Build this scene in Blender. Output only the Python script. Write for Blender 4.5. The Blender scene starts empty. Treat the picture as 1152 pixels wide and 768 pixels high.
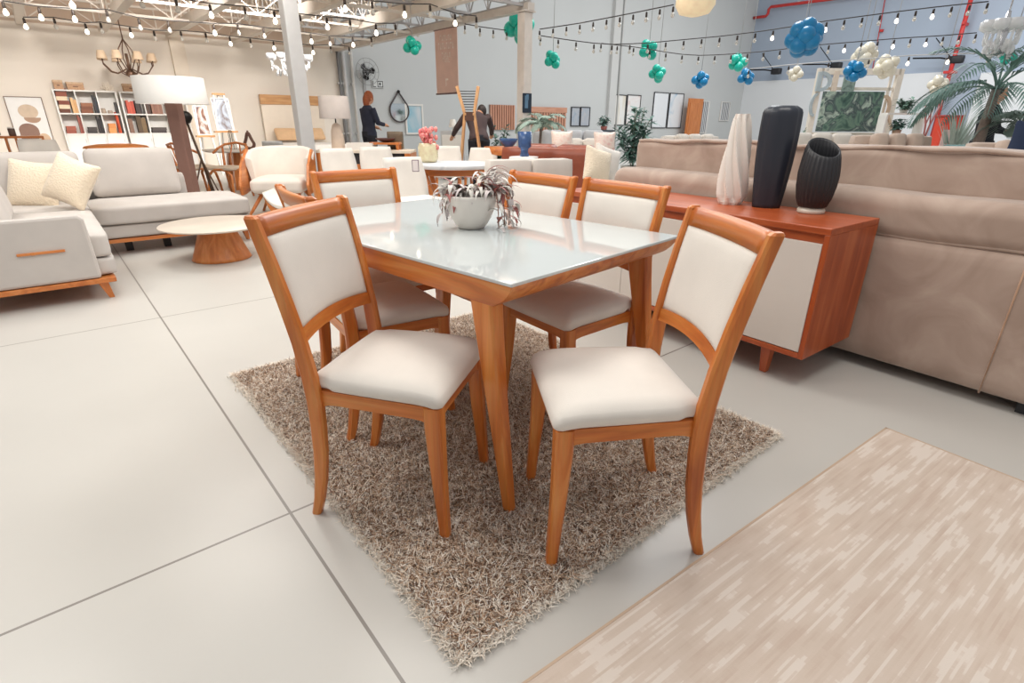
import bpy, bmesh, math, random
from mathutils import Vector, Matrix, Euler
random.seed(7)
C = bpy.context.scene.collection
PI = math.pi
def V(*a): return Vector(a)
# ---------------------------------------------------------------- camera (measured from the photograph)
FPX, PITCH, YAW, ROLL, EYE = 602.97, .3893, .6979, .0081, 1.1808
R0 = V(math.cos(YAW), -math.sin(YAW), 0)
FWD = V(math.sin(YAW)*math.cos(PITCH), math.cos(YAW)*math.cos(PITCH), -math.sin(PITCH))
U0 = V(math.sin(YAW)*math.sin(PITCH), math.cos(YAW)*math.sin(PITCH), math.cos(PITCH))
CR = R0*math.cos(ROLL)+U0*math.sin(ROLL)
CU = -R0*math.sin(ROLL)+U0*math.cos(ROLL)
FH = V(math.sin(YAW), math.cos(YAW), 0)
EYEP = V(0, 0, EYE)
def ray(px, py): return FWD+CR*((px-576)/FPX)+CU*((384-py)/FPX)
def WZ(px, py, z): r = ray(px, py); return EYEP+r*((z-EYE)/r.z)
def WD(px, py, D): r = ray(px, py); return EYEP+r*(D/r.dot(FH))
def WY(px, py, y): r = ray(px, py); return EYEP+r*(y/r.y)
def WX(px, py, x): r = ray(px, py); return EYEP+r*(x/r.x)
def FL(px, D, py=155): p = WD(px, py, D); return V(p.x, p.y, 0)
def ZT(px, py, D): return WD(px, py, D).z
CAMROT = -YAW
cam = bpy.data.cameras.new('camera'); co = bpy.data.objects.new('camera', cam); C.objects.link(co)
m = Matrix((CR, CU, -FWD)).transposed().to_4x4(); m.translation = EYEP; co.matrix_world = m
cam.sensor_width = 36; cam.lens = 36*FPX/1152; cam.clip_end = 200; cam.clip_start = .02
bpy.context.scene.camera = co
# ---------------------------------------------------------------- materials
def lin(c):
    return tuple(((x/255)/12.92 if x/255 <= .04045 else ((x/255+.055)/1.055)**2.4) for x in c)+(1,)
MATS = {}
def newmat(name):
    m = bpy.data.materials.new(name); m.use_nodes = True; nt = m.node_tree
    return m, nt, nt.nodes['Principled BSDF']
def node(nt, t, **kw):
    n = nt.nodes.new(t)
    for k, v in kw.items(): setattr(n, k, v)
    return n
def ramp(nt, stops, interp='LINEAR'):
    r = nt.nodes.new('ShaderNodeValToRGB'); r.color_ramp.interpolation = interp
    e = r.color_ramp.elements
    while len(e) < len(stops): e.new(.5)
    for i, (p, c) in enumerate(stops): e[i].position = p; e[i].color = c
    return r
def mapping(nt, scale, coord='Object'):
    tc = node(nt, 'ShaderNodeTexCoord'); mp = node(nt, 'ShaderNodeMapping'); mp.inputs['Scale'].default_value = scale
    nt.links.new(tc.outputs[coord], mp.inputs['Vector']); return mp
def bump(nt, b, fac, strength, dist=.002):
    bp = node(nt, 'ShaderNodeBump'); bp.inputs['Strength'].default_value = strength; bp.inputs['Distance'].default_value = dist
    nt.links.new(fac, bp.inputs['Height']); nt.links.new(bp.outputs['Normal'], b.inputs['Normal'])
def plain(name, c, rough=.5, metal=0, noise=.06, scale=8, bmp=0, bscale=200, spec=.5, emit=0, ecol=None, alpha=1, trans=0, sheen=0, coat=0):
    if name in MATS: return MATS[name]
    m, nt, b = newmat(name)
    a = lin(c)
    mp = mapping(nt, (1, 1, 1)); n = node(nt, 'ShaderNodeTexNoise'); n.inputs['Scale'].default_value = scale; n.inputs['Detail'].default_value = 4
    nt.links.new(mp.outputs[0], n.inputs['Vector'])
    r = ramp(nt, [(.3, tuple(x*(1-noise) for x in a[:3])+(1,)), (.7, tuple(min(1, x*(1+noise)) for x in a[:3])+(1,))])
    nt.links.new(n.outputs['Fac'], r.inputs[0]); nt.links.new(r.outputs[0], b.inputs['Base Color'])
    b.inputs['Roughness'].default_value = rough; b.inputs['Metallic'].default_value = metal
    b.inputs['Specular IOR Level'].default_value = spec; b.inputs['Alpha'].default_value = alpha
    b.inputs['Transmission Weight'].default_value = trans; b.inputs['Sheen Weight'].default_value = sheen; b.inputs['Coat Weight'].default_value = coat
    if emit: b.inputs['Emission Color'].default_value = lin(ecol or c); b.inputs['Emission Strength'].default_value = emit
    if bmp:
        n2 = node(nt, 'ShaderNodeTexNoise'); n2.inputs['Scale'].default_value = bscale; nt.links.new(mp.outputs[0], n2.inputs['Vector'])
        bump(nt, b, n2.outputs['Fac'], bmp)
    MATS[name] = m; return m
def wood(name, axis, c1, c2, c3, rough=.38, s=5):
    if name in MATS: return MATS[name]
    m, nt, b = newmat(name)
    sc = [s*2.2, s*2.2, s*2.2]; sc[axis] = s*.22
    mp = mapping(nt, sc); n = node(nt, 'ShaderNodeTexNoise'); n.inputs['Scale'].default_value = 1.6; n.inputs['Detail'].default_value = 5; n.inputs['Distortion'].default_value = .8
    nt.links.new(mp.outputs[0], n.inputs['Vector'])
    r = ramp(nt, [(.28, lin(c1)), (.5, lin(c2)), (.75, lin(c3))]); nt.links.new(n.outputs['Fac'], r.inputs[0])
    sc2 = [160, 160, 160]; sc2[axis] = 4
    mp2 = mapping(nt, sc2); n2 = node(nt, 'ShaderNodeTexNoise'); n2.inputs['Scale'].default_value = 1; nt.links.new(mp2.outputs[0], n2.inputs['Vector'])
    mx = node(nt, 'ShaderNodeMix', data_type='RGBA', blend_type='MULTIPLY'); mx.inputs[0].default_value = .22
    nt.links.new(r.outputs[0], mx.inputs[6]); nt.links.new(n2.outputs['Color'], mx.inputs[7])
    nt.links.new(mx.outputs[2], b.inputs['Base Color']); b.inputs['Roughness'].default_value = rough; b.inputs['Coat Weight'].default_value = .2; b.inputs['Coat Roughness'].default_value = .28
    bump(nt, b, n2.outputs['Fac'], .06); MATS[name] = m; return m
def chairwood(ax): return wood('honey_wood_'+'xyz'[ax], ax, (170, 80, 24), (212, 120, 46), (236, 160, 86))
def redwood(ax): return wood('red_wood_'+'xyz'[ax], ax, (156, 64, 24), (178, 80, 34), (198, 104, 56))
def palewood(ax): return wood('pale_wood_'+'xyz'[ax], ax, (196, 140, 88), (214, 160, 106), (228, 182, 132))
def orangewood(ax): return wood('orange_wood_'+'xyz'[ax], ax, (186, 100, 42), (210, 124, 58), (226, 148, 86))
def fabric(name, c, c2=None, bmp=.25, bs=500, rough=.9, sheen=.2, noise=.05): return plain(name, c, rough, 0, noise, 5, bmp, bs, .2, sheen=sheen)
CREAM = fabric('cream_linen', (228, 221, 212))
WHITEF = fabric('white_upholstery', (228, 222, 214))
GREYF = fabric('light_grey_weave', (196, 189, 183), bmp=.4, bs=350)
DARK = plain('near_black', (34, 34, 38), .5)
BLACKM = plain('black_metal', (40, 38, 38), .4, .6)
WHITEP = plain('white_paint', (232, 228, 222), .45, noise=.02)
CREAMP = plain('cream_paint', (230, 216, 198), .6, noise=.02)
GREYP = plain('grey_steel_paint', (196, 196, 196), .4, noise=.03)
# ---------------------------------------------------------------- mesh builder
class MB:
    def __init__(s): s.v = []; s.f = []; s.s = []; s.mi = []; s.cur = 0
    def add(s, vs, fs, smooth=False, M=None):
        o = len(s.v)
        for p in vs:
            p = Vector(p); s.v.append(M @ p if M else p)
        for f in fs: s.f.append([i+o for i in f]); s.s.append(smooth); s.mi.append(s.cur)
        return s
    def box(s, x0, x1, y0, y1, z0, z1, M=None):
        vs = [(x, y, z) for z in (z0, z1) for y in (y0, y1) for x in (x0, x1)]
        return s.add(vs, [(0, 2, 3, 1), (4, 5, 7, 6), (0, 1, 5, 4), (2, 6, 7, 3), (0, 4, 6, 2), (1, 3, 7, 5)], False, M)
    def loft(s, rings, smooth=True, cap=True, closed=True, M=None):
        n = len(rings[0]); vs = [p for r in rings for p in r]; fs = []
        for i in range(len(rings)-1):
            for j in range(n if closed else n-1):
                k = (j+1) % n
                fs.append((i*n+j, i*n+k, (i+1)*n+k, (i+1)*n+j))
        o = len(s.v); s.add(vs, fs, smooth, M)
        if cap and closed:
            s.f.append([o+i for i in reversed(range(n))]); s.f.append([o+(len(rings)-1)*n+i for i in range(n)]); s.s += [False, False]; s.mi += [s.cur]*2
        return s
    def lathe(s, prof, n=24, c=(0, 0, 0), M=None, fn=None, cap=True):
        rings = []
        for r, z in prof:
            ring = []
            for j in range(n):
                a = 2*PI*j/n; k = fn(a, z) if fn else 1
                ring.append((c[0]+r*k*math.cos(a), c[1]+r*k*math.sin(a), c[2]+z))
            rings.append(ring)
        return s.loft(rings, True, cap, True, M)
    def tube(s, pts, rad, n=8, M=None, cap=True, smooth=True, up=None):
        pts = [Vector(p) for p in pts]; rings = []; pu = Vector(up) if up else None
        for i, p in enumerate(pts):
            t = (pts[min(i+1, len(pts)-1)]-pts[max(i-1, 0)]).normalized()
            if pu is None: pu = Vector((0, 0, 1)) if abs(t.z) < .9 else Vector((1, 0, 0))
            a = t.cross(pu)
            if a.length < 1e-6: a = t.orthogonal()
            a.normalize(); b = a.cross(t).normalized()
            if not up: pu = b
            r = rad[i] if isinstance(rad, list) else rad
            if isinstance(r, tuple):
                w, h = r[0]/2, r[1]/2; rings.append([p+a*x+b*y for x, y in ((-w, -h), (w, -h), (w, h), (-w, h))])
            else: rings.append([p+a*r*math.cos(2*PI*j/n)+b*r*math.sin(2*PI*j/n) for j in range(n)])
        return s.loft(rings, smooth and not isinstance(rad if not isinstance(rad, list) else rad[0], tuple), cap, True, M)
    def prism(s, poly, z0, z1, M=None):
        n = len(poly); vs = [(x, y, z0) for x, y in poly]+[(x, y, z1) for x, y in poly]
        return s.add(vs, [tuple(reversed(range(n))), tuple(range(n, 2*n))]+[(i, (i+1) % n, n+(i+1) % n, n+i) for i in range(n)], False, M)
    def sphere(s, c, r, n=12, k=8, M=None):
        sx, sy, sz = r if isinstance(r, tuple) else (r, r, r); rings = []
        for i in range(k+1):
            a = PI*i/k; q = max(math.sin(a), .01)
            rings.append([(c[0]+sx*q*math.cos(2*PI*j/n), c[1]+sy*q*math.sin(2*PI*j/n), c[2]-sz*math.cos(a)) for j in range(n)])
        return s.loft(rings, True, True, True, M)
    def cushion(s, sx, sy, sz, r=.04, puff=.0, c=(0, 0, 0), n=10, M=None, puffz=True, taper=None):
        # rounded, stuffed box; puff swells the two faces across z
        bm = bmesh.new(); bmesh.ops.create_cube(bm, size=2); bmesh.ops.subdivide_edges(bm, edges=bm.edges[:], cuts=n, use_grid_fill=True)
        hx, hy, hz = sx/2, sy/2, sz/2; r = min(r, hx, hy, hz)
        for v in bm.verts:
            q = v.co.copy(); p = Vector((q.x*hx, q.y*hy, q.z*hz))
            def dense(t, h): 
                return t
            i = Vector((max(-hx+r, min(hx-r, p.x)), max(-hy+r, min(hy-r, p.y)), max(-hz+r, min(hz-r, p.z))))
            d = p-i
            if d.length > 1e-9: p = i+d.normalized()*r
            if puff:
                w = (1-min(1, abs(q.x))**2.5)*(1-min(1, abs(q.y))**2.5); p.z += puff*w*(1 if q.z > 0 else -1)*min(1, abs(q.z)+.0)
            if taper: k = 1+taper*(p.y/hy if hy else 0); p.x *= k
            v.co = p+Vector(c)
        bm.verts.index_update()
        s.add([v.co for v in bm.verts], [[v.index for v in f.verts] for f in bm.faces], True, M); bm.free(); return s
def obj(name, mb, mat, parent=None, loc=None, bevel=0, rz=None, sub=0):
    me = bpy.data.meshes.new(name); me.from_pydata([tuple(v) for v in mb.v], [], mb.f)
    me.polygons.foreach_set('use_smooth', mb.s)
    mats = mat if isinstance(mat, (list, tuple)) else [mat]
    for q in mats: me.materials.append(q)
    if len(mats) > 1: me.polygons.foreach_set('material_index', mb.mi)
    me.update()
    o = bpy.data.objects.new(name, me); C.objects.link(o)
    if parent: o.parent = parent
    if loc is not None: o.location = loc
    if rz is not None: o.rotation_euler = (0, 0, rz)
    if bevel:
        b = o.modifiers.new('bevel', 'BEVEL'); b.width = bevel; b.segments = 2; b.limit_method = 'ANGLE'; b.angle_limit = math.radians(40)
        b.harden_normals = False
    if sub: q = o.modifiers.new('sub', 'SUBSURF'); q.levels = q.render_levels = sub
    return o
def tag(o, label=None, cat=None, group=None, kind=None):
    if label: o['label'] = label
    if cat: o['category'] = cat
    if group: o['group'] = group
    if kind: o['kind'] = kind
    return o
def thing(name, label, cat, loc=(0, 0, 0), rz=0, group=None):
    o = bpy.data.objects.new(name, None); C.objects.link(o); o.empty_display_size = .05
    o.location = loc; o.rotation_euler = (0, 0, rz); return tag(o, label, cat, group)
KIDS = {}
def copytree(o, parent=None):
    c = o.copy(); C.objects.link(c)
    if parent: c.parent = parent
    for ch in list(o.children): copytree(ch, c)
    return c
def struct(name, mb, mat): return tag(obj(name, mb, mat), kind='structure')
# ================================================================ SETTING
WALLY, RIGHTX, CORN = 17.0, 31.0, 7.4
def floormat():
    m, nt, b = newmat('polished_floor')
    mp = mapping(nt, (1, 1, 1)); sx = node(nt, 'ShaderNodeSeparateXYZ'); nt.links.new(mp.outputs[0], sx.inputs[0])
    def mth(op, a, bb=None):
        n = node(nt, 'ShaderNodeMath', operation=op)
        for i, q in enumerate((a, bb)):
            if q is None: continue
            if isinstance(q, (int, float)): n.inputs[i].default_value = q
            else: nt.links.new(q, n.inputs[i])
        return n.outputs[0]
    def seam(o, off, half):
        t = mth('PINGPONG', mth('SUBTRACT', o, off), half); return mth('LESS_THAN', t, .0045)
    s = mth('MAXIMUM', seam(sx.outputs[0], .35, 2.4), seam(sx.outputs[1], 1.53, 1.2))
    n = node(nt, 'ShaderNodeTexNoise'); n.inputs['Scale'].default_value = .8; n.inputs['Detail'].default_value = 6; nt.links.new(mp.outputs[0], n.inputs['Vector'])
    r = ramp(nt, [(.3, lin((187, 184, 178))), (.7, lin((195, 192, 186)))]); nt.links.new(n.outputs['Fac'], r.inputs[0])
    mx = node(nt, 'ShaderNodeMix', data_type='RGBA'); nt.links.new(s, mx.inputs[0]); nt.links.new(r.outputs[0], mx.inputs[6]); mx.inputs[7].default_value = lin((128, 122, 116))
    nt.links.new(mx.outputs[2], b.inputs['Base Color']); b.inputs['Roughness'].default_value = .32; b.inputs['Specular IOR Level'].default_value = .45
    return m
mb = MB(); mb.box(-12, RIGHTX+.2, -4, WALLY+.2, -.2, 0); struct('floor', mb, floormat())
def wallmat(name, c): return plain(name, c, .8, noise=.015, scale=.7, bmp=.03, bscale=60)
BEIGEW = wallmat('beige_wall_paint', (234, 224, 211)); GREYW = wallmat('grey_wall_paint', (198, 200, 199)); BLUEW = wallmat('blue_grey_wall_paint', (166, 178, 194))
mb = MB(); mb.box(-12, CORN, WALLY, WALLY+.2, 0, 3.09); struct('wall_left', mb, BEIGEW)
mb = MB(); mb.box(-12, CORN, WALLY+.01, WALLY+.2, 3.09, 4.1); struct('trim_40', mb, wallmat('upper_wall_taupe', (206, 184, 164)))
mb = MB(); mb.box(CORN, RIGHTX, WALLY, WALLY+.2, 0, 9); struct('wall_back', mb, GREYW)
mb = MB(); mb.box(RIGHTX, RIGHTX+.2, -4, WALLY+.2, 0, 9); struct('wall_right', mb, BLUEW)
mb = MB(); mb.box(RIGHTX-.12, RIGHTX-.002, 7.9, WALLY-.002, 0, 3.3); mb.box(RIGHTX-.12, RIGHTX-.002, 1, 6.6, 0, 3.2); struct('trim_1', mb, wallmat('white_partition', (222, 224, 226)))
mb = MB(); mb.box(-12, CORN+.15, 6.5, WALLY, 3.95, 4.05); struct('ceiling', mb, wallmat('ceiling_cream', (224, 208, 190)))
# pilasters and pipe runs on the walls
mb = MB(); p = WY(200, 60, WALLY); mb.box(p.x-.16, p.x+.16, WALLY-.12, WALLY, 0, 3.1); struct('trim_2', mb, CREAMP)
mb = MB(); p = WY(690, 60, WALLY); mb.box(p.x-.22, p.x+.22, WALLY-.15, WALLY, 0, 9); mb.tube([(p.x+.45, WALLY-.06, 0), (p.x+.45, WALLY-.06, 9)], .04); struct('trim_3', mb, wallmat('grey_pilaster', (200, 200, 198)))
# roof steel over the left bay: purlins along y, trusses along x and one edge truss along y
STEEL = plain('roof_steel', (222, 212, 200), .5, noise=.03)
STEELG = plain('roof_steel_grey', (176, 174, 174), .5, noise=.03)
k = 3
def lat_truss(a, b, h, n, w, mat):
    global k
    k += 1; mb = MB(); a, b = Vector(a), Vector(b); up = V(0, 0, 1)
    mb.tube([a, b], (w, w*.8), up=(0, 0, 1)); mb.tube([a+up*h, b+up*h], (w, w*.8), up=(0, 0, 1))
    for i in range(n):
        p, q = a.lerp(b, i/n), a.lerp(b, (i+1)/n)
        mb.tube([p, p+up*h], (w*.4, w*.4)); mid = (p+q)/2
        mb.tube([p, mid+up*h], (w*.35, w*.35)); mb.tube([mid+up*h, q], (w*.35, w*.35))
    struct('trim_%d' % k, mb, mat)
for x in (.35, 1.8, 3.15, 4.6, 6.1): 
    k += 1; mb = MB(); mb.box(x-.075, x+.075, 6.6, WALLY, 3.03, 3.2); struct('trim_%d' % k, mb, STEEL)
    lat_truss((x, 7, 3.24), (x, WALLY, 3.24), .5, 12, .05, STEEL)
for y in (16.2, 14.3, 12.5, 10.4): lat_truss((-3, y, 3.08), (CORN, y, 3.08), .42, 9, .055, STEEL)
k += 1; mb = MB(); mb.box(CORN-.09, CORN+.07, 8.35, WALLY, 3.03, 3.15); struct('trim_%d' % k, mb, plain('edge_beam_paint', (206, 198, 190), .5))
lat_truss((CORN, 8.4, 3.17), (CORN, WALLY, 3.17), .55, 14, .06, STEELG)
lat_truss((3.2, 8.5, 3.12), (CORN, 8.5, 3.12), .5, 6, .06, STEELG)
for y in (10.2, 12.2, 14.2): lat_truss((CORN-2.8, y, 3.2), (CORN, y, 3.2), .45, 6, .05, STEELG)
# columns
def column(x, y, h, w, label, mat):
    t = thing('support_column', label, 'column', (x, y, 0), 0)
    mb = MB(); mb.box(-w/2, w/2, -w/2, w/2, .02, h); obj('shaft', mb, mat, t, bevel=.012)
    mb = MB(); mb.box(-w*.8, w*.8, -w*.8, w*.8, 0, .02); obj('base_plate', mb, mat, t)
    mb = MB(); mb.box(-w*.7, w*.7, -w*.7, w*.7, h, h+.02); obj('cap_plate', mb, mat, t)
    return t
column(3.09, 8.5, 3.1, .2, 'thick pale grey steel column rising behind the white tub armchair', GREYP)
column(7.38, 8.5, 3.01, .2, 'cream steel column with a small dark poster, holding up the end of the roof truss', plain('cream_column_paint', (222, 214, 206), .45))
p = V(7.38, 8.5, 0)-FH*.0
t = thing('poster', 'small dark blue poster fixed to the cream column', 'poster', (7.38, 8.395, ZT(590, 116, 11.2)), 0)
mb = MB(); mb.box(-.13, .09, -.012, 0, -.17, .17); obj('panel', mb, plain('poster_navy', (28, 44, 62), .4), t)
mb = MB(); mb.box(-.08, .0, -.016, -.012, -.09, .13); mb.cushion(.06, .004, .1, c=(-.02, -.016, .1)); obj('printed_picture', mb, plain('poster_blue', (96, 130, 158), .4), t)
# ================================================================ DINING SET
TZ = .7833; TL, TW, TR = 1.476, .933, .1217
tcx = V(.877+.5*(TL*math.sin(-TR)+TW*math.cos(TR)), 1.049+.5*(TL*math.cos(TR)+TW*math.sin(TR)), 0)
table = thing('dining_table', 'rectangular dining table with white glass top and honey wood legs', 'table', tcx, TR)
hw, hl = TW/2, TL/2
mb = MB(); mb.box(-hw, hw, -hl, hl, TZ-.011, TZ)
GLASS = plain('white_back_painted_glass', (200, 206, 206), .06, noise=.01, spec=.6, coat=.3)
tg = obj('glass_top', mb, GLASS, table, bevel=.003); tag(tg, 'glossy white glass tabletop')
def rect(ix, iy, z): return [(-hw+ix, -hl+iy, z), (hw-ix, -hl+iy, z), (hw-ix, hl-iy, z), (-hw+ix, hl-iy, z)]
mb = MB(); T0 = TZ-.011
prof = [(.003, .003, 0), (.005, .010, -.016), (.007, .024, -.034), (.009, .044, -.052), (.011, .068, -.066), (.012, .084, -.074)]
rings = [rect(i, j, T0+z) for i, j, z in prof]
inner = [rect(.034, .106, T0+z) for z in (-.074, -.012)]
mb.loft(rings+inner, False, True); 
obj('apron', mb, chairwood(1), table, bevel=.002)
def tleg(sx, sy):
    # tapered leg, flush with the long apron, raking out towards the table's end
    mb = MB(); rings = []
    for z, yo, wy, wxx in ((.012, .012, .034, .030), (.15, .030, .044, .036), (.4, .062, .062, .045), (.6, .084, .080, .052), (T0-.06, .094, .092, .056)):
        cx, cy = sx*(hw-.013-wxx/2), sy*(hl-yo-wy/2); hx_, hy_ = wxx/2, wy/2; c = wxx*.12
        rings.append([(cx+a, cy+b, z) for a, b in ((-hx_+c, -hy_), (hx_-c, -hy_), (hx_, -hy_+c), (hx_, hy_-c), (hx_-c, hy_), (-hx_+c, hy_), (-hx_, hy_-c), (-hx_, -hy_+c))])
    return mb.loft(rings, False)
for sx in (-1, 1):
    for sy in (-1, 1): obj('leg', tleg(sx, sy), chairwood(2), table, bevel=.004)
# ---- chairs
def make_chair(label):
    t = thing('dining_chair', label, 'chair', (0, 0, 0), 0, 'dining chairs around the white glass table')
    wf, wb, D, zf = .2105, .197, .4058, .4536
    # seat cushion, wider at the front, crowned
    mb = MB(); bmv = MB(); bmv.cushion(2*wf+.012, D+.005,   .056, r=.028, puff=.024, n=16)
    for v in bmv.v:
        yy = (v.y/(D/2)); k = 1-.035*(1-yy); 
        if v.y < -D/2+.05 and abs(v.x) > wb-.04: k *= .94
        v.x *= k
        v.z -= .012*max(0, yy-.55)**2/.2
    mb.add(bmv.v, bmv.f, True, Matrix.Translation((0, .008, zf+.026)))
    obj('seat_cushion', mb, CREAM, t)
    # seat frame: four aprons with arched lower edges
    def apron(a, b, th, name, ax):
        a, b = Vector(a), Vector(b); d = (b-a); L = d.length; d.normalize(); nrm = V(-d.y, d.x, 0)
        mb = MB(); lo = []; hi = []
        n = 14; vs = []
        for i in range(n+1):
            s = i/n; e = min(s, 1-s)*L; z = zf-.043-.010*max(0, 1-e/.05)**2
            p = a+d*(s*L)
            for o in (0, th): vs += [tuple(p+nrm*o+V(0, 0, z)), tuple(p+nrm*o+V(0, 0, zf))]
        fs = []
        for i in range(n):
            q = i*4; r = q+4
            fs += [(q, r, r+1, q+1), (q+2, q+3, r+3, r+2), (q, q+2, r+2, r), (q+1, r+1, r+3, q+3)]
        fs += [(0, 1, 3, 2), (n*4, n*4+2, n*4+3, n*4+1)]
        mb.add(vs, fs); obj(name, mb, chairwood(ax), t)
    apron((wf-.03, D/2-.006, 0), (-wf+.03, D/2-.006, 0), .022, 'front_rail', 0)
    apron((-wb+.02, -D/2+.012, 0), (wb-.02, -D/2+.012, 0), .022, 'back_rail', 0)
    apron((-wf+.006, D/2-.03, 0), (-wb+.006, -D/2+.03, 0), .022, 'side_rail', 1)
    apron((wb-.006, -D/2+.03, 0), (wf-.006, D/2-.03, 0), .022, 'side_rail', 1)
    for sx in (-1, 1):
        mb = MB(); rings = []
        for z, w, ox, oy in ((0, .030, .004, .012), (.1, .034, .003, .008), (.25, .042, .0, .002), (.38, .049, 0, 0), (zf-.002, .050, 0, 0)):
            cx, cy, h = sx*(wf-.021+ox*0), D/2-.021+oy, w/2; c = .006
            cx = sx*(wf-w/2+ox-.0); cy = D/2-w/2+oy+.003
            rings.append([(cx+a, cy+b, z) for a, b in ((-h+c, -h), (h-c, -h), (h, -h+c), (h, h-c), (h-c, h), (-h+c, h), (-h, h-c), (-h, -h+c))])
        mb.loft(rings, False); obj('front_leg', mb, chairwood(2), t)
        # back leg and post in one sweep
        zs = [0, .06, .14, .24, .34, .42, .5, .6, .72, .83, .91, .946]
        ys = [-.245, -.228, -.212, -.199, -.192, -.190, -.194, -.206, -.228, -.252, -.272, -.281]
        ws = [.030, .034, .040, .045, .048, .050, .049, .046, .043, .040, .037, .036]
        xs = [.190, .189, .188, .189, .191, .193, .196, .200, .206, .211, .215, .217]
        rings = []
        for z, y, w, x in zip(zs, ys, ws, xs):
            h = w/2; g = .0145; c = .007
            rings.append([(sx*x+a, y+b, z) for a, b in ((-g+c, -h), (g-c, -h), (g, -h+c), (g, h-c), (g-c, h), (-g+c, h), (-g, h-c), (-g, -h+c))])
        z, y, w, x = .953, -.284, .022, .217; h = w/2; g = .010; c = .004
        rings.append([(sx*x+a, y+b, z) for a, b in ((-g+c, -h), (g-c, -h), (g, -h+c), (g, h-c), (g-c, h), (-g+c, h), (-g, h-c), (-g, -h+c))])
        mb = MB(); mb.loft(rings, False); o = obj('back_leg', mb, chairwood(2), t)
        for pl in o.data.polygons: pl.use_smooth = False
    def ypost(z):
        Z = [.42, .5, .6, .72, .83, .91, .946, .96]; Y = [-.190, -.194, -.206, -.228, -.252, -.272, -.281, -.285]
        for i in range(len(Z)-1):
            if z <= Z[i+1]: return Y[i]+(Y[i+1]-Y[i])*(z-Z[i])/(Z[i+1]-Z[i])
        return Y[-1]
    def xpost(z): return .193+(z-.42)*.046
    # top rail (curved backwards in plan)
    mb = MB(); rings = []
    n = 12
    for i in range(n+1):
        s = -1+2*i/n; cur = -.016*(1-s*s); x = s*(xpost(.93)-.010)
        rings.append([(x, ypost(.90)+.013+cur, .898), (x, ypost(.94)+.012+cur, .938), (x, ypost(.95)+.004+cur, .948), (x, ypost(.95)-.012+cur, .948), (x, ypost(.94)-.016+cur, .940), (x, ypost(.90)-.013+cur, .898)])
    mb.loft(rings, True); o = obj('top_rail', mb, chairwood(0), t)
    # lower back rail, arched upward
    mb = MB(); rings = []
    for i in range(n+1):
        s = -1+2*i/n; cur = -.018*(1-s*s); arch = .013*(1-s*s); x = s*(xpost(.62)-.012); z0, z1 = .598+arch, .637+arch
        rings.append([(x, ypost(z0)+.011+cur, z0), (x, ypost(z1)+.011+cur, z1), (x, ypost(z1)-.011+cur, z1), (x, ypost(z0)-.011+cur, z0)])
    mb.loft(rings, False); obj('lower_rail', mb, chairwood(0), t)
    # padded back panel
    mb = MB(); nx, nz = 16, 14
    def pt(i, j, side):
        s = -1+2*i/nx; q = j/nz; arch = .013*(1-s*s)
        zb, zt = .634+arch, .903
        z = zb+(zt-zb)*q; x = s*(xpost(z)-.013)
        cur = -.017*(1-s*s); e = (1-abs(s)**6)*(1-abs(2*q-1)**6)
        return (x, ypost(z)+cur+side*(.007+.011*max(0, e)**.5), z)
    vs = [pt(i, j, 1) for j in range(nz+1) for i in range(nx+1)]+[pt(i, j, -1) for j in range(nz+1) for i in range(nx+1)]
    N = (nx+1)*(nz+1); fs = []
    for j in range(nz):
        for i in range(nx):
            a = j*(nx+1)+i; fs += [(a, a+nx+1, a+nx+2, a+1), (N+a, N+a+1, N+a+nx+2, N+a+nx+1)]
    for j in range(nz):
        a = j*(nx+1); fs += [(a, N+a, N+a+nx+1, a+nx+1)]; a += nx; fs += [(a, a+nx+1, N+a+nx+1, N+a)]
    for i in range(nx):
        fs += [(i, i+1, N+i+1, N+i)]; a = nz*(nx+1)+i; fs += [(a, N+a, N+a+1, a+1)]
    mb.add(vs, fs, True); obj('back_cushion', mb, CREAM, t)
    return t
ch = [(1.3924, .7181, 2.5158, 'wooden dining chair at the near left corner of the glass table, fully in view'),
      (.886, 1.1261, -.9916, 'wooden dining chair nearest the flat beige rug, its back towards the sideboard'),
      (1.5025, 1.5796, -1.531, 'wooden dining chair at the table side facing the sideboard, closer to the vases'),
      (1.9737+.01, 1.5638, -1.5718, 'wooden dining chair at the table side facing the sideboard, partly behind the potted plant'),
      (2.3346+.07, 1.2102, 3.1188, 'wooden dining chair at the far short end of the glass table'),
      (1.9911-.03, .9473-.01, 1.6703, 'wooden dining chair mostly hidden behind the near left chair, seat under the table edge')]
ch0 = make_chair(ch[0][3])
for i, (u, v, th, lb) in enumerate(ch):
    c = ch0 if i == 0 else copytree(ch0)
    c.location = (v, u, .0); c.rotation_euler = (0, 0, -th); c['label'] = lb
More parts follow.
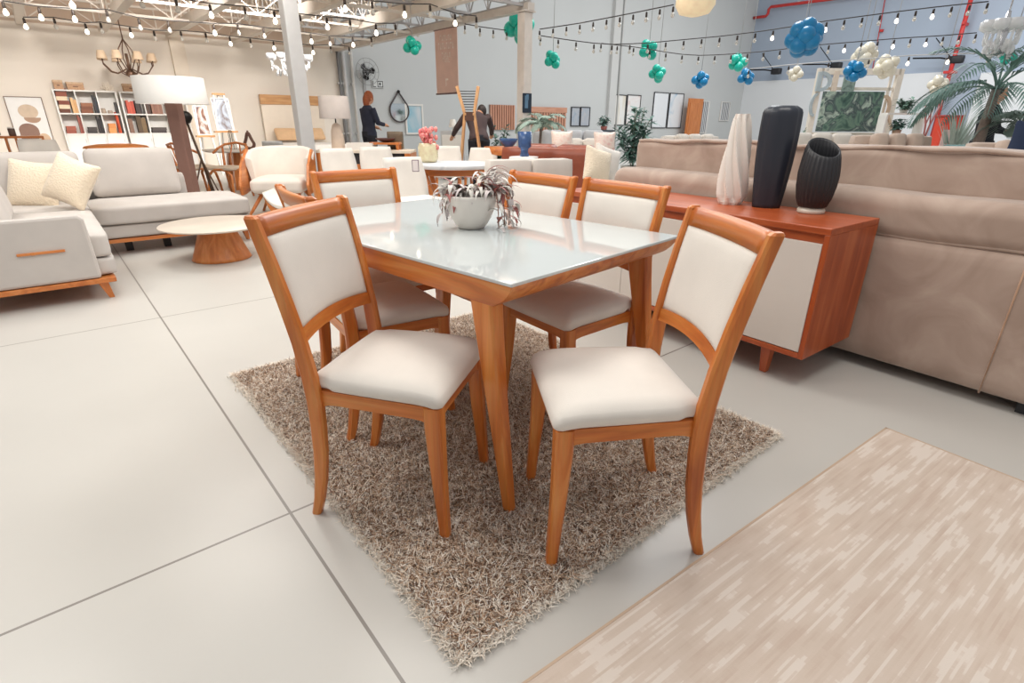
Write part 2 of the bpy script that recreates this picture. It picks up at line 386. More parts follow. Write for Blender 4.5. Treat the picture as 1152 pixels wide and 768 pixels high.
# ---- shag rug
import numpy as np
def shag():
    x0, x1, y0, y1 = .475, 2.045, .74, 2.72
    t = thing('shag_rug', 'thick brown and beige shag rug under the dining table', 'rug', ((x0+x1)/2, (y0+y1)/2, 0), 0)
    w, l = x1-x0, y1-y0
    mb = MB(); mb.box(-w/2+.015, w/2-.015, -l/2+.015, l/2-.015, .001, .007); obj('backing', mb, plain('rug_backing', (168, 150, 132), .95), t)
    rng = np.random.default_rng(3)
    def strands(N, rx, ry, Lr, lean, wd, zb=.004):
        a = rng.uniform(0, 2*np.pi, N); L = rng.uniform(*Lr, N); le = rng.uniform(*lean, N); kink = rng.uniform(-1.2, 1.2, N)
        b = np.stack([rx, ry, np.full(N, zb)], 1)
        d1 = np.stack([np.cos(a)*le*.4, np.sin(a)*le*.4, np.ones(N)], 1)*(L*.45)[:, None]
        d2 = np.stack([np.cos(a+kink)*le*1.3, np.sin(a+kink)*le*1.3, np.full(N, .55)], 1)*(L*.45)[:, None]
        s = np.stack([-np.sin(a), np.cos(a), np.zeros(N)], 1)*wd
        p1 = b+d1; p2 = p1+d2
        vs = np.stack([b-s, b+s, p1-s, p1+s, p2], 1).reshape(-1, 3)
        return vs, N
    def build(name, vs, N, mat):
        me = bpy.data.meshes.new(name); nv = N*5
        me.vertices.add(nv); me.vertices.foreach_set('co', vs.astype(np.float32).ravel())
        i = (np.arange(N)*5)[:, None]; quads = i+np.array([[0, 1, 3, 2]]); tris = i+np.array([[2, 3, 4]])
        loops = np.concatenate([quads, tris], 1).ravel(); me.loops.add(len(loops)); me.loops.foreach_set('vertex_index', loops.astype(np.int32))
        st = (np.arange(N)*7)[:, None]+np.array([[0, 4]]); me.polygons.add(N*2); me.polygons.foreach_set('loop_start', st.ravel().astype(np.int32))
        me.update(calc_edges=True); me.validate(); me.materials.append(mat)
        o = bpy.data.objects.new(name, me); C.objects.link(o); o.parent = t; o['kind'] = 'stuff'; return o
    def pilemat(name, stops):
        m, nt, b = newmat(name); g = node(nt, 'ShaderNodeNewGeometry'); r = ramp(nt, stops); nt.links.new(g.outputs['Random Per Island'], r.inputs[0])
        nt.links.new(r.outputs[0], b.inputs['Base Color']); b.inputs['Roughness'].default_value = .8; b.inputs['Specular IOR Level'].default_value = .2; return m
    N = 170000; rx = rng.uniform(-w/2+.01, w/2-.01, N); ry = rng.uniform(-l/2+.01, l/2-.01, N)
    keep = np.ones(N, bool)
    vs, n = strands(N, rx, ry, (.020, .034), (.5, 1.9), .0016)
    build('pile', vs, n, pilemat('shag_pile', [(0, lin((70, 52, 42))), (.22, lin((136, 104, 82))), (.5, lin((206, 176, 148))), (.75, lin((240, 228, 212))), (1, lin((252, 246, 238)))]))
    # pale fringe along the border
    n = 16000; s = rng.uniform(0, 1, n); side = rng.integers(0, 4, n); e = rng.normal(0, .009, n)
    rx = np.where(side == 0, -w/2+.004+e, np.where(side == 1, w/2-.004+e, (s-.5)*w)); ry = np.where(side == 2, -l/2+.004+e, np.where(side == 3, l/2-.004+e, (s-.5)*l))
    vs, n = strands(n, rx, ry, (.014, .030), (.7, 1.9), .0014, .001)
    build('fringe', vs, n, pilemat('rug_fringe', [(0, lin((216, 202, 186))), (1, lin((246, 240, 230)))]))
shag()
# ---- flat patterned rug
def flatrug():
    m, nt, b = newmat('flat_weave')
    tc = node(nt, 'ShaderNodeTexCoord'); col = None
    def snapped(sx, sy, seed, scale, detail):
        sn = node(nt, 'ShaderNodeVectorMath', operation='SNAP'); sn.inputs[1].default_value = (sx, sy, 1); nt.links.new(tc.outputs['Object'], sn.inputs[0])
        mp = node(nt, 'ShaderNodeMapping'); mp.inputs['Scale'].default_value = scale; mp.inputs['Location'].default_value = (seed, seed*2, 0); nt.links.new(sn.outputs[0], mp.inputs['Vector'])
        n = node(nt, 'ShaderNodeTexNoise'); n.inputs['Scale'].default_value = 1; n.inputs['Detail'].default_value = detail; n.inputs['Roughness'].default_value = .6; nt.links.new(mp.outputs[0], n.inputs['Vector']); return n.outputs['Fac']
    f1 = snapped(.012, .0065, 3, (4.2, 48, 1), 1); f2 = snapped(.018, .014, 7, (5, 9, 1), 3); f3 = snapped(.01, .0065, 11, (2.2, 110, 1), 1)
    def mad(a, w, b):
        q = node(nt, 'ShaderNodeMath', operation='MULTIPLY_ADD'); nt.links.new(a, q.inputs[0]); q.inputs[1].default_value = w
        if isinstance(b, float): q.inputs[2].default_value = b
        else: nt.links.new(b, q.inputs[2])
        return q.outputs[0]
    fac = mad(f1, .40, mad(f2, .38, mad(f3, .22, 0.0)))
    r = ramp(nt, [(.40, lin((193, 174, 160))), (.47, lin((200, 184, 170))), (.528, lin((203, 187, 174))), (.548, lin((213, 201, 190)))]); nt.links.new(fac, r.inputs[0])
    nt.links.new(r.outputs[0], b.inputs['Base Color']); b.inputs['Roughness'].default_value = .95; b.inputs['Specular IOR Level'].default_value = .1
    mp3 = mapping(nt, (400, 400, 1)); n3 = node(nt, 'ShaderNodeTexNoise'); nt.links.new(mp3.outputs[0], n3.inputs['Vector']); n3.inputs['Scale'].default_value = 1; bump(nt, b, n3.outputs['Fac'], .3, .001)
    t = thing('flat_rug', 'flat woven beige rug with pale streaks lying in front of the sideboard', 'rug', (2.455, .483, 0), -.07)
    mb = MB(); mb.box(-2.4, 0, -1.8, 0, .001, .006); obj('woven_field', mb, m, t, bevel=.002)
    mb = MB()
    for a in ((-2.4, 0, -.006, .001), (-.006, .001, -1.8, .001)): mb.box(*a, .001, .0068)
    obj('border_edge', mb, plain('rug_edge', (190, 166, 144), .95), t)
flatrug()
# ================================================================ SIDEBOARD AND WHAT STANDS ON IT
SBR = -.045
sb = thing('sideboard', 'reddish wood sideboard with plain white doors behind the dining chairs', 'sideboard', (2.53, .89, 0), SBR)
SL, SD, Z0, Z1 = 1.74, .5, .15, .765
mb = MB(); mb.box(.0, SD, 0, SL, Z1-.03, Z1); obj('top', mb, redwood(1), sb, bevel=.003)
mb = MB(); mb.box(.0, SD, 0, .024, Z0, Z1-.03); obj('side_panel', mb, redwood(2), sb, bevel=.002)
mb = MB(); mb.box(.0, SD, SL-.024, SL, Z0, Z1-.03); obj('side_panel', mb, redwood(2), sb, bevel=.002)
mb = MB(); mb.box(.0, SD, .024, SL-.024, Z0, Z0+.026); obj('bottom_panel', mb, redwood(1), sb, bevel=.002)
mb = MB(); mb.box(SD-.012, SD-.002, .024, SL-.024, Z0+.026, Z1-.03); obj('back_panel', mb, redwood(2), sb)
mb = MB(); mb.box(.022, .04, .024, SL-.024, Z1-.075, Z1-.03); obj('upper_rail', mb, redwood(1), sb)
DOORW = plain('sideboard_white_lacquer', (214, 206, 198), .4, noise=.01)
dw = (SL-.048-.012)/3
for i in range(3):
    y0 = .027+i*(dw+.003); mb = MB(); mb.box(.004, .022, y0, y0+dw, Z0+.03, Z1-.072); obj('door', mb, DOORW, sb, bevel=.002)
for x, y in ((.07, .2), (.07, SL-.2), (SD-.07, .2), (SD-.07, SL-.2), (.25, SL/2)):
    mb = MB(); mb.loft([[(x+a*.017, y+b*.017, 0) for a, b in ((-1, -1), (1, -1), (1, 1), (-1, 1))], [(x+a*.027, y+b*.027, Z0) for a, b in ((-1, -1), (1, -1), (1, 1), (-1, 1))]], False); obj('leg', mb, redwood(2), sb, bevel=.003)
# tall white twisted vase
p = V(2.90, 1.575, Z1)
prof = [(.058, 0), (.064, .01), (.070, .05), (.069, .12), (.060, .24), (.048, .36), (.040, .43), (.038, .462), (.033, .462), (.033, .40), (.04, .3)]
mb = MB(); rings = []; n = 84
for i, (r, z) in enumerate(prof):
    tw = z*2.3; fade = min(1, z/.05)*(1 if z < .44 else .3)
    rings.append([(r*(1+.09*fade*(abs(((j/n*7+tw/(2*PI)*7) % 1)*2-1)-.5))*math.cos(2*PI*j/n), r*(1+.09*fade*(abs(((j/n*7+tw/(2*PI)*7) % 1)*2-1)-.5))*math.sin(2*PI*j/n), z) for j in range(n)])
prof2 = []
for i in range(len(rings)-1):
    pass
# finer rings so the ridges read as twisting facets
fr = []
def lerp_prof(pr, z):
    for a, b in zip(pr, pr[1:]):
        if a[1] <= z <= b[1] and b[1] > a[1]: return a[0]+(b[0]-a[0])*(z-a[1])/(b[1]-a[1])
    return pr[-1][0]
outer = prof[:8]
for i in range(37):
    z = .462*i/36; r = lerp_prof(outer, z); fade = min(1, z/.04)*(1 if z < .43 else max(0, (.462-z)/.032)); tw = z*3.4
    fr.append([(r*(1+.46*fade*(abs(((j/n*7+tw/(2*PI)*7) % 1)*2-1)-.5))*math.cos(2*PI*j/n), r*(1+.46*fade*(abs(((j/n*7+tw/(2*PI)*7) % 1)*2-1)-.5))*math.sin(2*PI*j/n), z) for j in range(n)])
for r, z in ((.031, .462), (.031, .4), (.04, .3)): fr.append([(r*math.cos(2*PI*j/n), r*math.sin(2*PI*j/n), z) for j in range(n)])
mb.loft(fr, False); tag(obj('vase', mb, plain('matt_white_ceramic', (226, 220, 212), .55, noise=.02), None, p), 'tall tapering white vase with twisted facets on the sideboard', 'vase')
# tall flattened dark vase
NAVY = plain('dark_slate_glaze', (38, 43, 54), .38, noise=.1, scale=4, spec=.5)
mb = MB(); n = 80; H = .5; rr = []
for i in range(31):
    z = H*i/30; q = i/30
    r = (.063+.030*math.sin(PI*min(1, q*.60+.05)))*(1 if q < .94 else math.sqrt(max(.0, 1-((q-.94)/.06)**2*.55)))
    rr.append([(r*.72*(1+.05*math.cos(9*2*PI*j/n)*.5)*math.cos(2*PI*j/n)-.0, r*1.0*(1+.10*math.cos(10*2*PI*j/n)*.5)*math.sin(2*PI*j/n), z) for j in range(n)])
z = H
for r, z in ((.035, H-.002), (.03, H-.06), (.04, H-.2)): rr.append([(r*.72*math.cos(2*PI*j/n), r*math.sin(2*PI*j/n), z) for j in range(n)])
mb.loft(rr, True); o = obj('vase', mb, NAVY, None, V(2.935, 1.385, Z1), rz=CAMROT+1.3); tag(o, 'tallest dark slate vase, slim and flattened, standing in the middle of the sideboard vases', 'vase')
# ribbed black vase with pale foot
t = thing('vase', 'squat black ribbed vase with slanting open mouth on a pale foot', 'vase', V(2.93, 1.15, Z1))
mb = MB(); n = 96
prof = [(.058, .028), (.066, .034), (.078, .07), (.088, .13), (.091, .19), (.086, .25), (.080, .295), (.075, .320), (.071, .324), (.066, .318), (.066, .29), (.07, .22), (.07, .1), (.03, .06)]
def rib(a, z): return 1+(.030*math.cos(a*26) if .05 < z < .312 else 0)
mb.lathe(prof, 156, fn=rib)
for v in mb.v:
    k_ = max(0, (v.z-.10)/.226)**1.5; v.z += .60*k_*(v.x*FH.x+v.y*FH.y)-.012*k_
obj('body', mb, plain('matt_black_ceramic', (36, 36, 40), .45, noise=.04), t)
mb = MB(); mb.lathe([(.060, 0), (.064, .003), (.064, .018), (.058, .022), (.056, .03)], 40); obj('foot_ring', mb, plain('pale_glazed_foot', (206, 196, 182), .3, noise=.1, scale=40), t)
# ================================================================ POTTED PLANT ON THE TABLE
pc = V(1.27, 1.775, TZ)
t = thing('potted_plant', 'drooping lilac and white striped plant in a white bowl on the glass table', 'plant', pc, CAMROT)
mb = MB(); mb.lathe([(.046, 0), (.052, .002), (.062, .014), (.080, .042), (.095, .08), (.101, .118), (.102, .13), (.095, .131), (.093, .12), (.085, .08), (.05, .06)], 40); obj('bowl', mb, plain('white_glazed_bowl', (220, 214, 206), .4, noise=.02), t)
mb = MB(); mb.lathe([(.001, .098), (.05, .102), (.093, .1)], 24); obj('soil', mb, plain('potting_soil', (92, 70, 58), .95, noise=.3, scale=60), t)
rnd = random.Random(5)
def ribbon(mb, pts, w, keel=.25):
    pts = [Vector(p) for p in pts]; L = []; n = len(pts)
    for i, p in enumerate(pts):
        d = (pts[min(i+1, n-1)]-pts[max(i-1, 0)]).normalized(); a = d.cross(V(0, 0, 1))
        if a.length < 1e-4: a = V(1, 0, 0)
        a.normalize(); up = a.cross(d).normalized(); ww = w*math.sin(PI*(.12+.88*(i/(n-1)))**.75) if i < n-1 else w*.04
        ww = max(ww, w*.05)
        L += [p-a*ww+up*ww*keel, p, p+a*ww+up*ww*keel]
    fs = []
    for i in range(n-1):
        q = i*3; fs += [(q, q+1, q+4, q+3), (q+1, q+2, q+5, q+4)]
    mb.add(L, fs, True)
mbs = [MB(), MB(), MB()]; stems = MB()
def leafat(base, az, L, w, lift, mi):
    pts = []; d = V(math.cos(az), math.sin(az), 0); p = Vector(base); el = lift
    for i in range(8):
        pts.append(p.copy()); p = p+(d*math.cos(el)+V(0, 0, 1)*math.sin(el))*(L/7); el -= rnd.uniform(.22, .42)
    ribbon(mbs[mi], pts, w)
for c, cr, N, zz in (((-.06, 0, .125), .04, 46, 0), ((.015, -.02, .125), .04, 44, 0), ((.075, -.01, .14), .05, 52, 1)):
    for i in range(N):
        az = rnd.uniform(0, 2*PI); b = V(c[0]+rnd.uniform(-1, 1)*cr, c[1]+rnd.uniform(-1, 1)*cr, c[2]-.02+rnd.uniform(0, .05+.03*zz))
        leafat(b, az, rnd.uniform(.06, .115)+.02*zz, rnd.uniform(.0065, .0125), rnd.uniform(.2, 1.3), rnd.choice((0, 0, 1, 1, 2)))
# trailing shoots hanging over the right rim
for sx, sy, ln in ((.12, -.03, .13), (.135, .01, .17), (.10, -.06, .15), (.15, -.02, .11), (.11, .03, .12), (-.10, -.02, .09), (-.085, -.04, .07), (.14, .03, .15)):
    pts = [V(sx*.6, sy*.6, .13), V(sx*.85, sy*.9, .165), V(sx*1.02, sy, .15), V(sx*1.1, sy*1.1, .15-ln*.45), V(sx*1.12, sy*1.15, .15-ln)]
    pts[-1].z = max(pts[-1].z, .01)
    st_ = MB(); st_.tube(pts, .0022, 5); obj('stem', st_, plain('plant_stem', (150, 110, 96), .6), t)
    for k_ in range(10):
        q = k_/9*3.999; i = int(q); b = pts[i].lerp(pts[i+1], q-i); leafat(b, rnd.uniform(0, 2*PI), rnd.uniform(.05, .085), rnd.uniform(.0065, .0115), rnd.uniform(-.6, .7), rnd.choice((0, 0, 1, 1, 2)))
for mb_ in mbs:
    for q in mb_.v: q.z = max(q.z, .004)
obj('foliage', mbs[0], plain('leaf_pale_grey', (216, 212, 204), .55, noise=.12, scale=30), t)
obj('foliage', mbs[1], plain('leaf_lilac_grey', (192, 182, 180), .55, noise=.14, scale=30), t)
obj('foliage', mbs[2], plain('leaf_purple_red', (158, 92, 86), .55, noise=.2, scale=30), t)
# ================================================================ BIG TAUPE SOFA (seen from behind)
def velvet(name, c1, c2, c3):
    m, nt, b = newmat(name); mp = mapping(nt, (1, 1, 1)); n = node(nt, 'ShaderNodeTexNoise'); n.inputs['Scale'].default_value = 3.5; n.inputs['Detail'].default_value = 6; n.inputs['Distortion'].default_value = 1.5
    nt.links.new(mp.outputs[0], n.inputs['Vector']); r = ramp(nt, [(.3, lin(c1)), (.52, lin(c2)), (.72, lin(c3))]); nt.links.new(n.outputs['Fac'], r.inputs[0]); nt.links.new(r.outputs[0], b.inputs['Base Color'])
    b.inputs['Roughness'].default_value = .75; b.inputs['Sheen Weight'].default_value = .5; b.inputs['Sheen Roughness'].default_value = .4
    n2 = node(nt, 'ShaderNodeTexNoise'); n2.inputs['Scale'].default_value = 500; nt.links.new(mp.outputs[0], n2.inputs['Vector']); bump(nt, b, n2.outputs['Fac'], .15); return m
TAUPE = velvet('taupe_velvet', (158, 136, 122), (172, 150, 136), (184, 164, 150))
bs = thing('sofa', 'long taupe velvet sofa seen from behind, its back against the sideboard', 'sofa', (3.055, .9, 0), -.05)
Y0, Y1 = -1.9, 1.76
mb = MB(); mb.cushion(.3, Y1-Y0, .64, r=.05, c=(.15, (Y0+Y1)/2, .37), n=14); obj('back_frame', mb, TAUPE, bs)
mb = MB(); mb.cushion(.9, Y1-Y0-.02, .36, r=.05, c=(.72, (Y0+Y1)/2, .24), n=10); obj('seat_base', mb, TAUPE, bs)
mb = MB(); L3 = (Y1-Y0-.5)/3
for i in range(3):
    mb = MB(); mb.cushion(.72, L3-.01, .18, r=.05, puff=.015, c=(.74, Y0+.25+L3*(i+.5), .49), n=8); obj('seat_cushion', mb, TAUPE, bs)
for y in (Y0+.12, Y1-.12):
    mb = MB(); mb.cushion(.86, .24, .5, r=.06, c=(.72, y, .35), n=8); obj('armrest', mb, TAUPE, bs)
def wavy(mb, amp, axis_len, ph=0):
    for v in mb.v: v.z += amp*(math.sin(v.y*5.1+ph)+.5*math.sin(v.y*11.3+ph*2)); v.x += amp*.8*math.sin(v.y*7.7+ph)
for i, (ya, yb) in enumerate(((Y0, .66), (.66, Y1))):
    yc, ln = (ya+yb)/2, yb-ya
    mb = MB(); mb.cushion(.34, ln-.008, .215, r=.07, c=(.17, yc, .775), n=24); wavy(mb, .004, 0, i); obj('back_roll', mb, TAUPE, bs)
    mb = MB(); mb.cushion(.26, ln-.03, .25, r=.055, c=(.33, yc-.02*i, .955), n=24); wavy(mb, .005, 0, i+2); bc = obj('back_cushion', mb, TAUPE, bs)
    a, b = ya+.03, yb-.05*i-.02
    mb = MB(); mb.tube([(.205+.012*math.sin(y_*9), y_, 1.068+.007*math.sin(y_*5.1+i+2)+.004*math.sin(y_*17)) for y_ in [a+(b-a)*q/40 for q in range(41)]], .011, 8); obj('rolled_seam', mb, TAUPE, bs)
mb = MB()
mb.tube([(.022, y_, .688+.006*math.sin(y_*8)) for y_ in [Y0+.05+(Y1-Y0-.1)*q/40 for q in range(41)]], .010, 7); obj('welt', mb, TAUPE, bs)
mb = MB(); mb.tube([(-.001, -.60, .055), (-.002, -.60, .3), (-.001, -.60, .64)], .004, 6); obj('piping', mb, velvet('taupe_piping', (160, 124, 98), (176, 140, 114), (190, 154, 128)), bs)
for y in (Y0+.15, -.80, .6, Y1-.15):
    for x in (.1, 1.05):
        mb = MB(); mb.box(x-.05, x+.05, y-.07, y+.07, 0, .06); obj('foot', mb, DARK, bs)
# ================================================================ LIGHT GREY CORNER SOFA
LW = orangewood
gs = thing('corner_sofa', 'light grey L shaped corner sofa on a low orange wood base', 'sofa', (0, 0, 0))
def part(name, mb, mat, par, bevel=0): return obj(name, mb, mat, par, bevel=bevel)
# far wing: x from -.8 to 1.55, front y 6.08
mb = MB(); mb.cushion(2.3, 1.0, .13, r=.03, c=(.4, 6.6, .215), n=8); part('base_far', mb, GREYF, gs); gs.children[-1].name = 'seat_base'
mb = MB(); mb.cushion(.88, 1.46, .13, r=.03, c=(-.20, 5.395, .215), n=8); part('seat_base', mb, GREYF, gs)
mb = MB(); mb.cushion(1.32, .80, .17, r=.035, puff=.008, c=(.89, 6.47, .36), n=10); part('seat_cushion', mb, GREYF, gs)
mb = MB(); mb.cushion(.98, .68, .17, r=.035, puff=.008, c=(-.255, 6.53, .36), n=10); part('seat_cushion', mb, GREYF, gs)
mb = MB(); mb.cushion(.90, 1.475, .17, r=.035, puff=.008, c=(-.215, 5.405, .36), n=10); part('seat_cushion', mb, GREYF, gs)
mb = MB(); mb.box(-.7, 1.53, 6.1, 7.05, .115, .148); part('wood_base', mb, LW(0), gs, .004)
mb = MB(); mb.box(-.6, .21, 4.6, 6.1, .115, .148); part('wood_base', mb, LW(1), gs, .004)
# arm panel nearest the camera, raked front edge
mb = MB(); poly = [(-.75, .15), (.135, .15), (.133, .3), (.125, .555), (.10, .585), (-.75, .585)]
mb.prism(poly, 0, .06, Matrix(((1, 0, 0, 0), (0, 0, 1, 4.61), (0, 1, 0, 0), (0, 0, 0, 1)))); part('arm_panel', mb, GREYF, gs, .02)
for x0, x1 in ((-.265, -.02), (-.60, -.355)):
    mb = MB(); mb.box(x0, x1, 4.598, 4.612, .358, .374); mb.box(x0+.07, x0+.09, 4.596, 4.6, .356, .376); tag(part('wood_inlay', mb, LW(0), gs, .002), 'orange wood strip set into the grey arm')
def taper_leg(x, y, h, w0, w1, dx, dy, mat, par, name='leg'):
    mb = MB(); mb.loft([[(x+dx+a*w1/2, y+dy+b*w1/2, 0) for a, b in ((-1, -1), (1, -1), (1, 1), (-1, 1))], [(x+a*w0/2, y+b*w0/2, h) for a, b in ((-1, -1), (1, -1), (1, 1), (-1, 1))]], False); return obj(name, mb, mat, par, bevel=.003)
for x, y, dx in ((.13, 4.65, .03), (-.62, 4.65, -.02), (1.45, 6.95, .02), (1.48, 6.2, .02), (-.6, 6.95, 0)): taper_leg(x, y, .12, .06, .03, dx, -.01, LW(2), gs)
for x in (.46, .78, 1.12):
    mb = MB(); mb.box(x-.03, x+.03, 6.3, 6.36, 0, .115); obj('support_foot', mb, DARK, gs)
# back rest frames and loose back cushions
mb = MB(); mb.cushion(2.0, .16, .5, r=.04, c=(.16, 7.04, .4), n=8); part('backrest', mb, GREYF, gs)
mb = MB(); mb.cushion(.16, 2.3, .5, r=.04, c=(-.60, 5.8, .4), n=8); part('backrest', mb, GREYF, gs)
def backcush(cx, cy, rz, w, h, tilt=.25):
    M = Matrix.Translation((cx, cy, .44))@Matrix.Rotation(rz, 4, 'Z')@Matrix.Rotation(-tilt, 4, 'X')@Matrix.Translation((0, 0, h/2))
    mb = MB(); b2 = MB(); b2.cushion(w, h, .2, r=.06, puff=.03, n=12)
    mb.add(b2.v, b2.f, True, M@Matrix.Rotation(PI/2, 4, 'X')); part('back_cushion', mb, GREYF, gs)
backcush(.70, 6.84, 0, .76, .47); backcush(-.14, 6.84, 0, .84, .45, .22); backcush(-.36, 5.45, PI/2, 1.25, .42, .2)
def pillow(px, py, D, rz, tilt, roll, s, label, mat):
    p = WD(px, py, D); M = Matrix.Rotation(rz, 4, 'Z')@Matrix.Rotation(tilt, 4, 'X')@Matrix.Rotation(roll, 4, 'Y')
    mb = MB(); b2 = MB(); b2.cushion(s, s, .07, r=.03, puff=.06, n=14)
    for v in b2.v:
        # pinched corners
        q = (abs(v.x)/(s/2)); w = (abs(v.y)/(s/2)); k_ = 1+.03*(q*w)**2-.04*(1-min(1, abs(q-w)))*0
        v.x *= 1-.07*(1-w**2)*0+.0; v.z *= 1-.55*(max(q, w)**8)
        v.x -= math.copysign(.02*(1-w*w), v.x)*q**4; v.y -= math.copysign(.02*(1-q*q), v.y)*w**4
    mb.add(b2.v, b2.f, True, Matrix.Rotation(PI/2, 4, 'X'))
    o = obj('pillow', mb, mat, None); o.matrix_world = Matrix.Translation(p)@M; tag(o, label, 'pillow'); return o
def furmat():
    m, nt, b = newmat('ivory_plush'); mp = mapping(nt, (1, 1, 1)); n = node(nt, 'ShaderNodeTexVoronoi'); n.inputs['Scale'].default_value = 60; nt.links.new(mp.outputs[0], n.inputs['Vector'])
    b.inputs['Base Color'].default_value = lin((236, 220, 196)); b.inputs['Roughness'].default_value = .95; b.inputs['Sheen Weight'].default_value = .4; bump(nt, b, n.outputs['Distance'], .5, .01); return m
IV = furmat()
pillow(38, 208, 4.98, -.55, -.35, .12, .44, 'ivory plush pillow leaning left behind the other on the grey corner sofa', IV)
pillow(80, 204, 4.8, -.75, -.42, .34, .42, 'ivory plush pillow in front, tilted towards the right on the grey corner sofa', IV)
# ================================================================ COFFEE TABLE
t = thing('coffee_table', 'low round coffee table with pale top and conical wood pedestal beside the grey sofa', 'coffee table', (1.07, 5.43, 0))
mb = MB(); mb.lathe([(.001, .285), (.30, .285), (.44, .297), (.455, .306), (.455, .312), (.45, .316), (.001, .316)], 48); obj('top', mb, plain('pale_stone_top', (208, 196, 182), .35, noise=.05, scale=4), t)
mb = MB(); mb.lathe([(.24, 0), (.248, .005), (.236, .03), (.155, .25), (.15, .286)], 48); obj('pedestal', mb, orangewood(2), t)
# ================================================================ GENERIC FURNITURE BUILDERS
def gsofa(label, loc, rz, w, d, sh, bh, ah, mat, n=3, base=None, group=None, name='sofa', pillows=True):
    # local: +y is the back, -y the front
    t = thing(name, label, 'sofa', loc, rz, group)
    mb = MB(); mb.cushion(w, d, sh-.22, r=.03, c=(0, 0, .1+(sh-.22)/2), n=6); obj('seat_base', mb, mat, t)
    mb = MB(); mb.cushion(w, .2, bh-.1, r=.05, c=(0, d/2-.1, .1+(bh-.1)/2), n=8); obj('backrest', mb, mat, t)
    iw = w-(.36 if ah else 0)
    for i in range(n):
        x = -iw/2+iw*(i+.5)/n
        mb = MB(); mb.cushion(iw/n-.01, d-.2, .16, r=.04, puff=.012, c=(x, -.09, sh-.06), n=6); obj('seat_cushion', mb, mat, t)
        mb = MB(); b2 = MB(); b2.cushion(iw/n-.02, bh-sh, .2, r=.06, puff=.03, n=8); mb.add(b2.v, b2.f, True, Matrix.Translation((x, d/2-.28, sh+(bh-sh)/2+.03))@Matrix.Rotation(PI/2-.12, 4, 'X')); obj('back_cushion', mb, mat, t)
    if ah:
        for s in (-1, 1):
            mb = MB(); mb.cushion(.18, d, ah-.1, r=.05, c=(s*(w/2-.09), 0, .1+(ah-.1)/2), n=6); obj('armrest', mb, mat, t)
    for sx in (-1, 1):
        for sy in (-1, 1): taper_leg(sx*(w/2-.08), sy*(d/2-.08), .11, .05, .03, 0, 0, base or DARK, t)
    return t
def shell_chair(label, loc, rz, h=.84, mat=None, group='white upholstered chairs in the background', legmat=None):
    # upholstered chair: local -y is the front
    t = thing('upholstered_chair', label, 'chair', loc, rz, group)
    mat = mat or WHITEF
    mb = MB(); mb.cushion(.46, .46, .1, r=.04, puff=.015, c=(0, -.02, .44), n=8); obj('seat', mb, mat, t)
    mb = MB(); rings = []
    for i in range(9):
        s = i/8; z = .43+(h-.43)*s; y = .19+.10*s; w = .215+.02*math.sin(PI*s)-.01*s
        rings.append([(x*w, y+.05*(1-x*x)-.03+sd, z) for x, sd in ((-1, -.01), (-.6, -.025), (0, -.03), (.6, -.025), (1, -.01), (1, .02), (.6, .03), (0, .035), (-.6, .03), (-1, .02))])
    mb.loft(rings, True); obj('backrest', mb, mat, t)
    for sx in (-1, 1):
        for sy in (-1, 1): taper_leg(sx*.17, sy*.17, .42, .04, .025, sx*.03, sy*.03, legmat or orangewood(2), t)
    return t
def framed(name, label, cat, c, w, h, rz, tilt, fmat, art, fw=.03, fd=.03):
    # upright panel facing local -y, origin at its lower edge centre
    t = thing(name, label, cat, c, rz)
    t.rotation_euler = (-tilt, 0, rz)
    mb = MB()
    for a in ((-w/2, w/2, 0, fw), (-w/2, w/2, h-fw, h), (-w/2, -w/2+fw, fw, h-fw), (w/2-fw, w/2, fw, h-fw)): mb.box(a[0], a[1], -fd, 0, a[2], a[3])
    obj('frame', mb, fmat, t, bevel=.003)
    mb = MB(); mb.box(-w/2+fw*.8, w/2-fw*.8, -fd*.4, -fd*.2, fw*.8, h-fw*.8); obj('picture', mb, art, t)
    return t
def artmat(name, cols, scale=2, dist=1.5, stretch=(1, 1, 1)):
    m, nt, b = newmat(name); mp = mapping(nt, stretch); n = node(nt, 'ShaderNodeTexNoise'); n.inputs['Scale'].default_value = scale; n.inputs['Detail'].default_value = 4; n.inputs['Distortion'].default_value = dist
    nt.links.new(mp.outputs[0], n.inputs['Vector']); st = [(.3+.42*i/(len(cols)-1), lin(c)) for i, c in enumerate(cols)]
    r = ramp(nt, st); nt.links.new(n.outputs['Fac'], r.inputs[0]); nt.links.new(r.outputs[0], b.inputs['Base Color']); b.inputs['Roughness'].default_value = .4; return m
def disc(mb, cx, cz, rx, rz_, y0, y1, a0=0, a1=2*PI, n=28):
    pts = [(cx+rx*math.cos(a0+(a1-a0)*i/n), cz+rz_*math.sin(a0+(a1-a0)*i/n)) for i in range(n+(0 if a1-a0 > 6.2 else 1))]
    mb.prism(pts, 0, 1, Matrix(((1, 0, 0, 0), (0, 0, y1-y0, y0), (0, 1, 0, 0), (0, 0, 0, 1))))
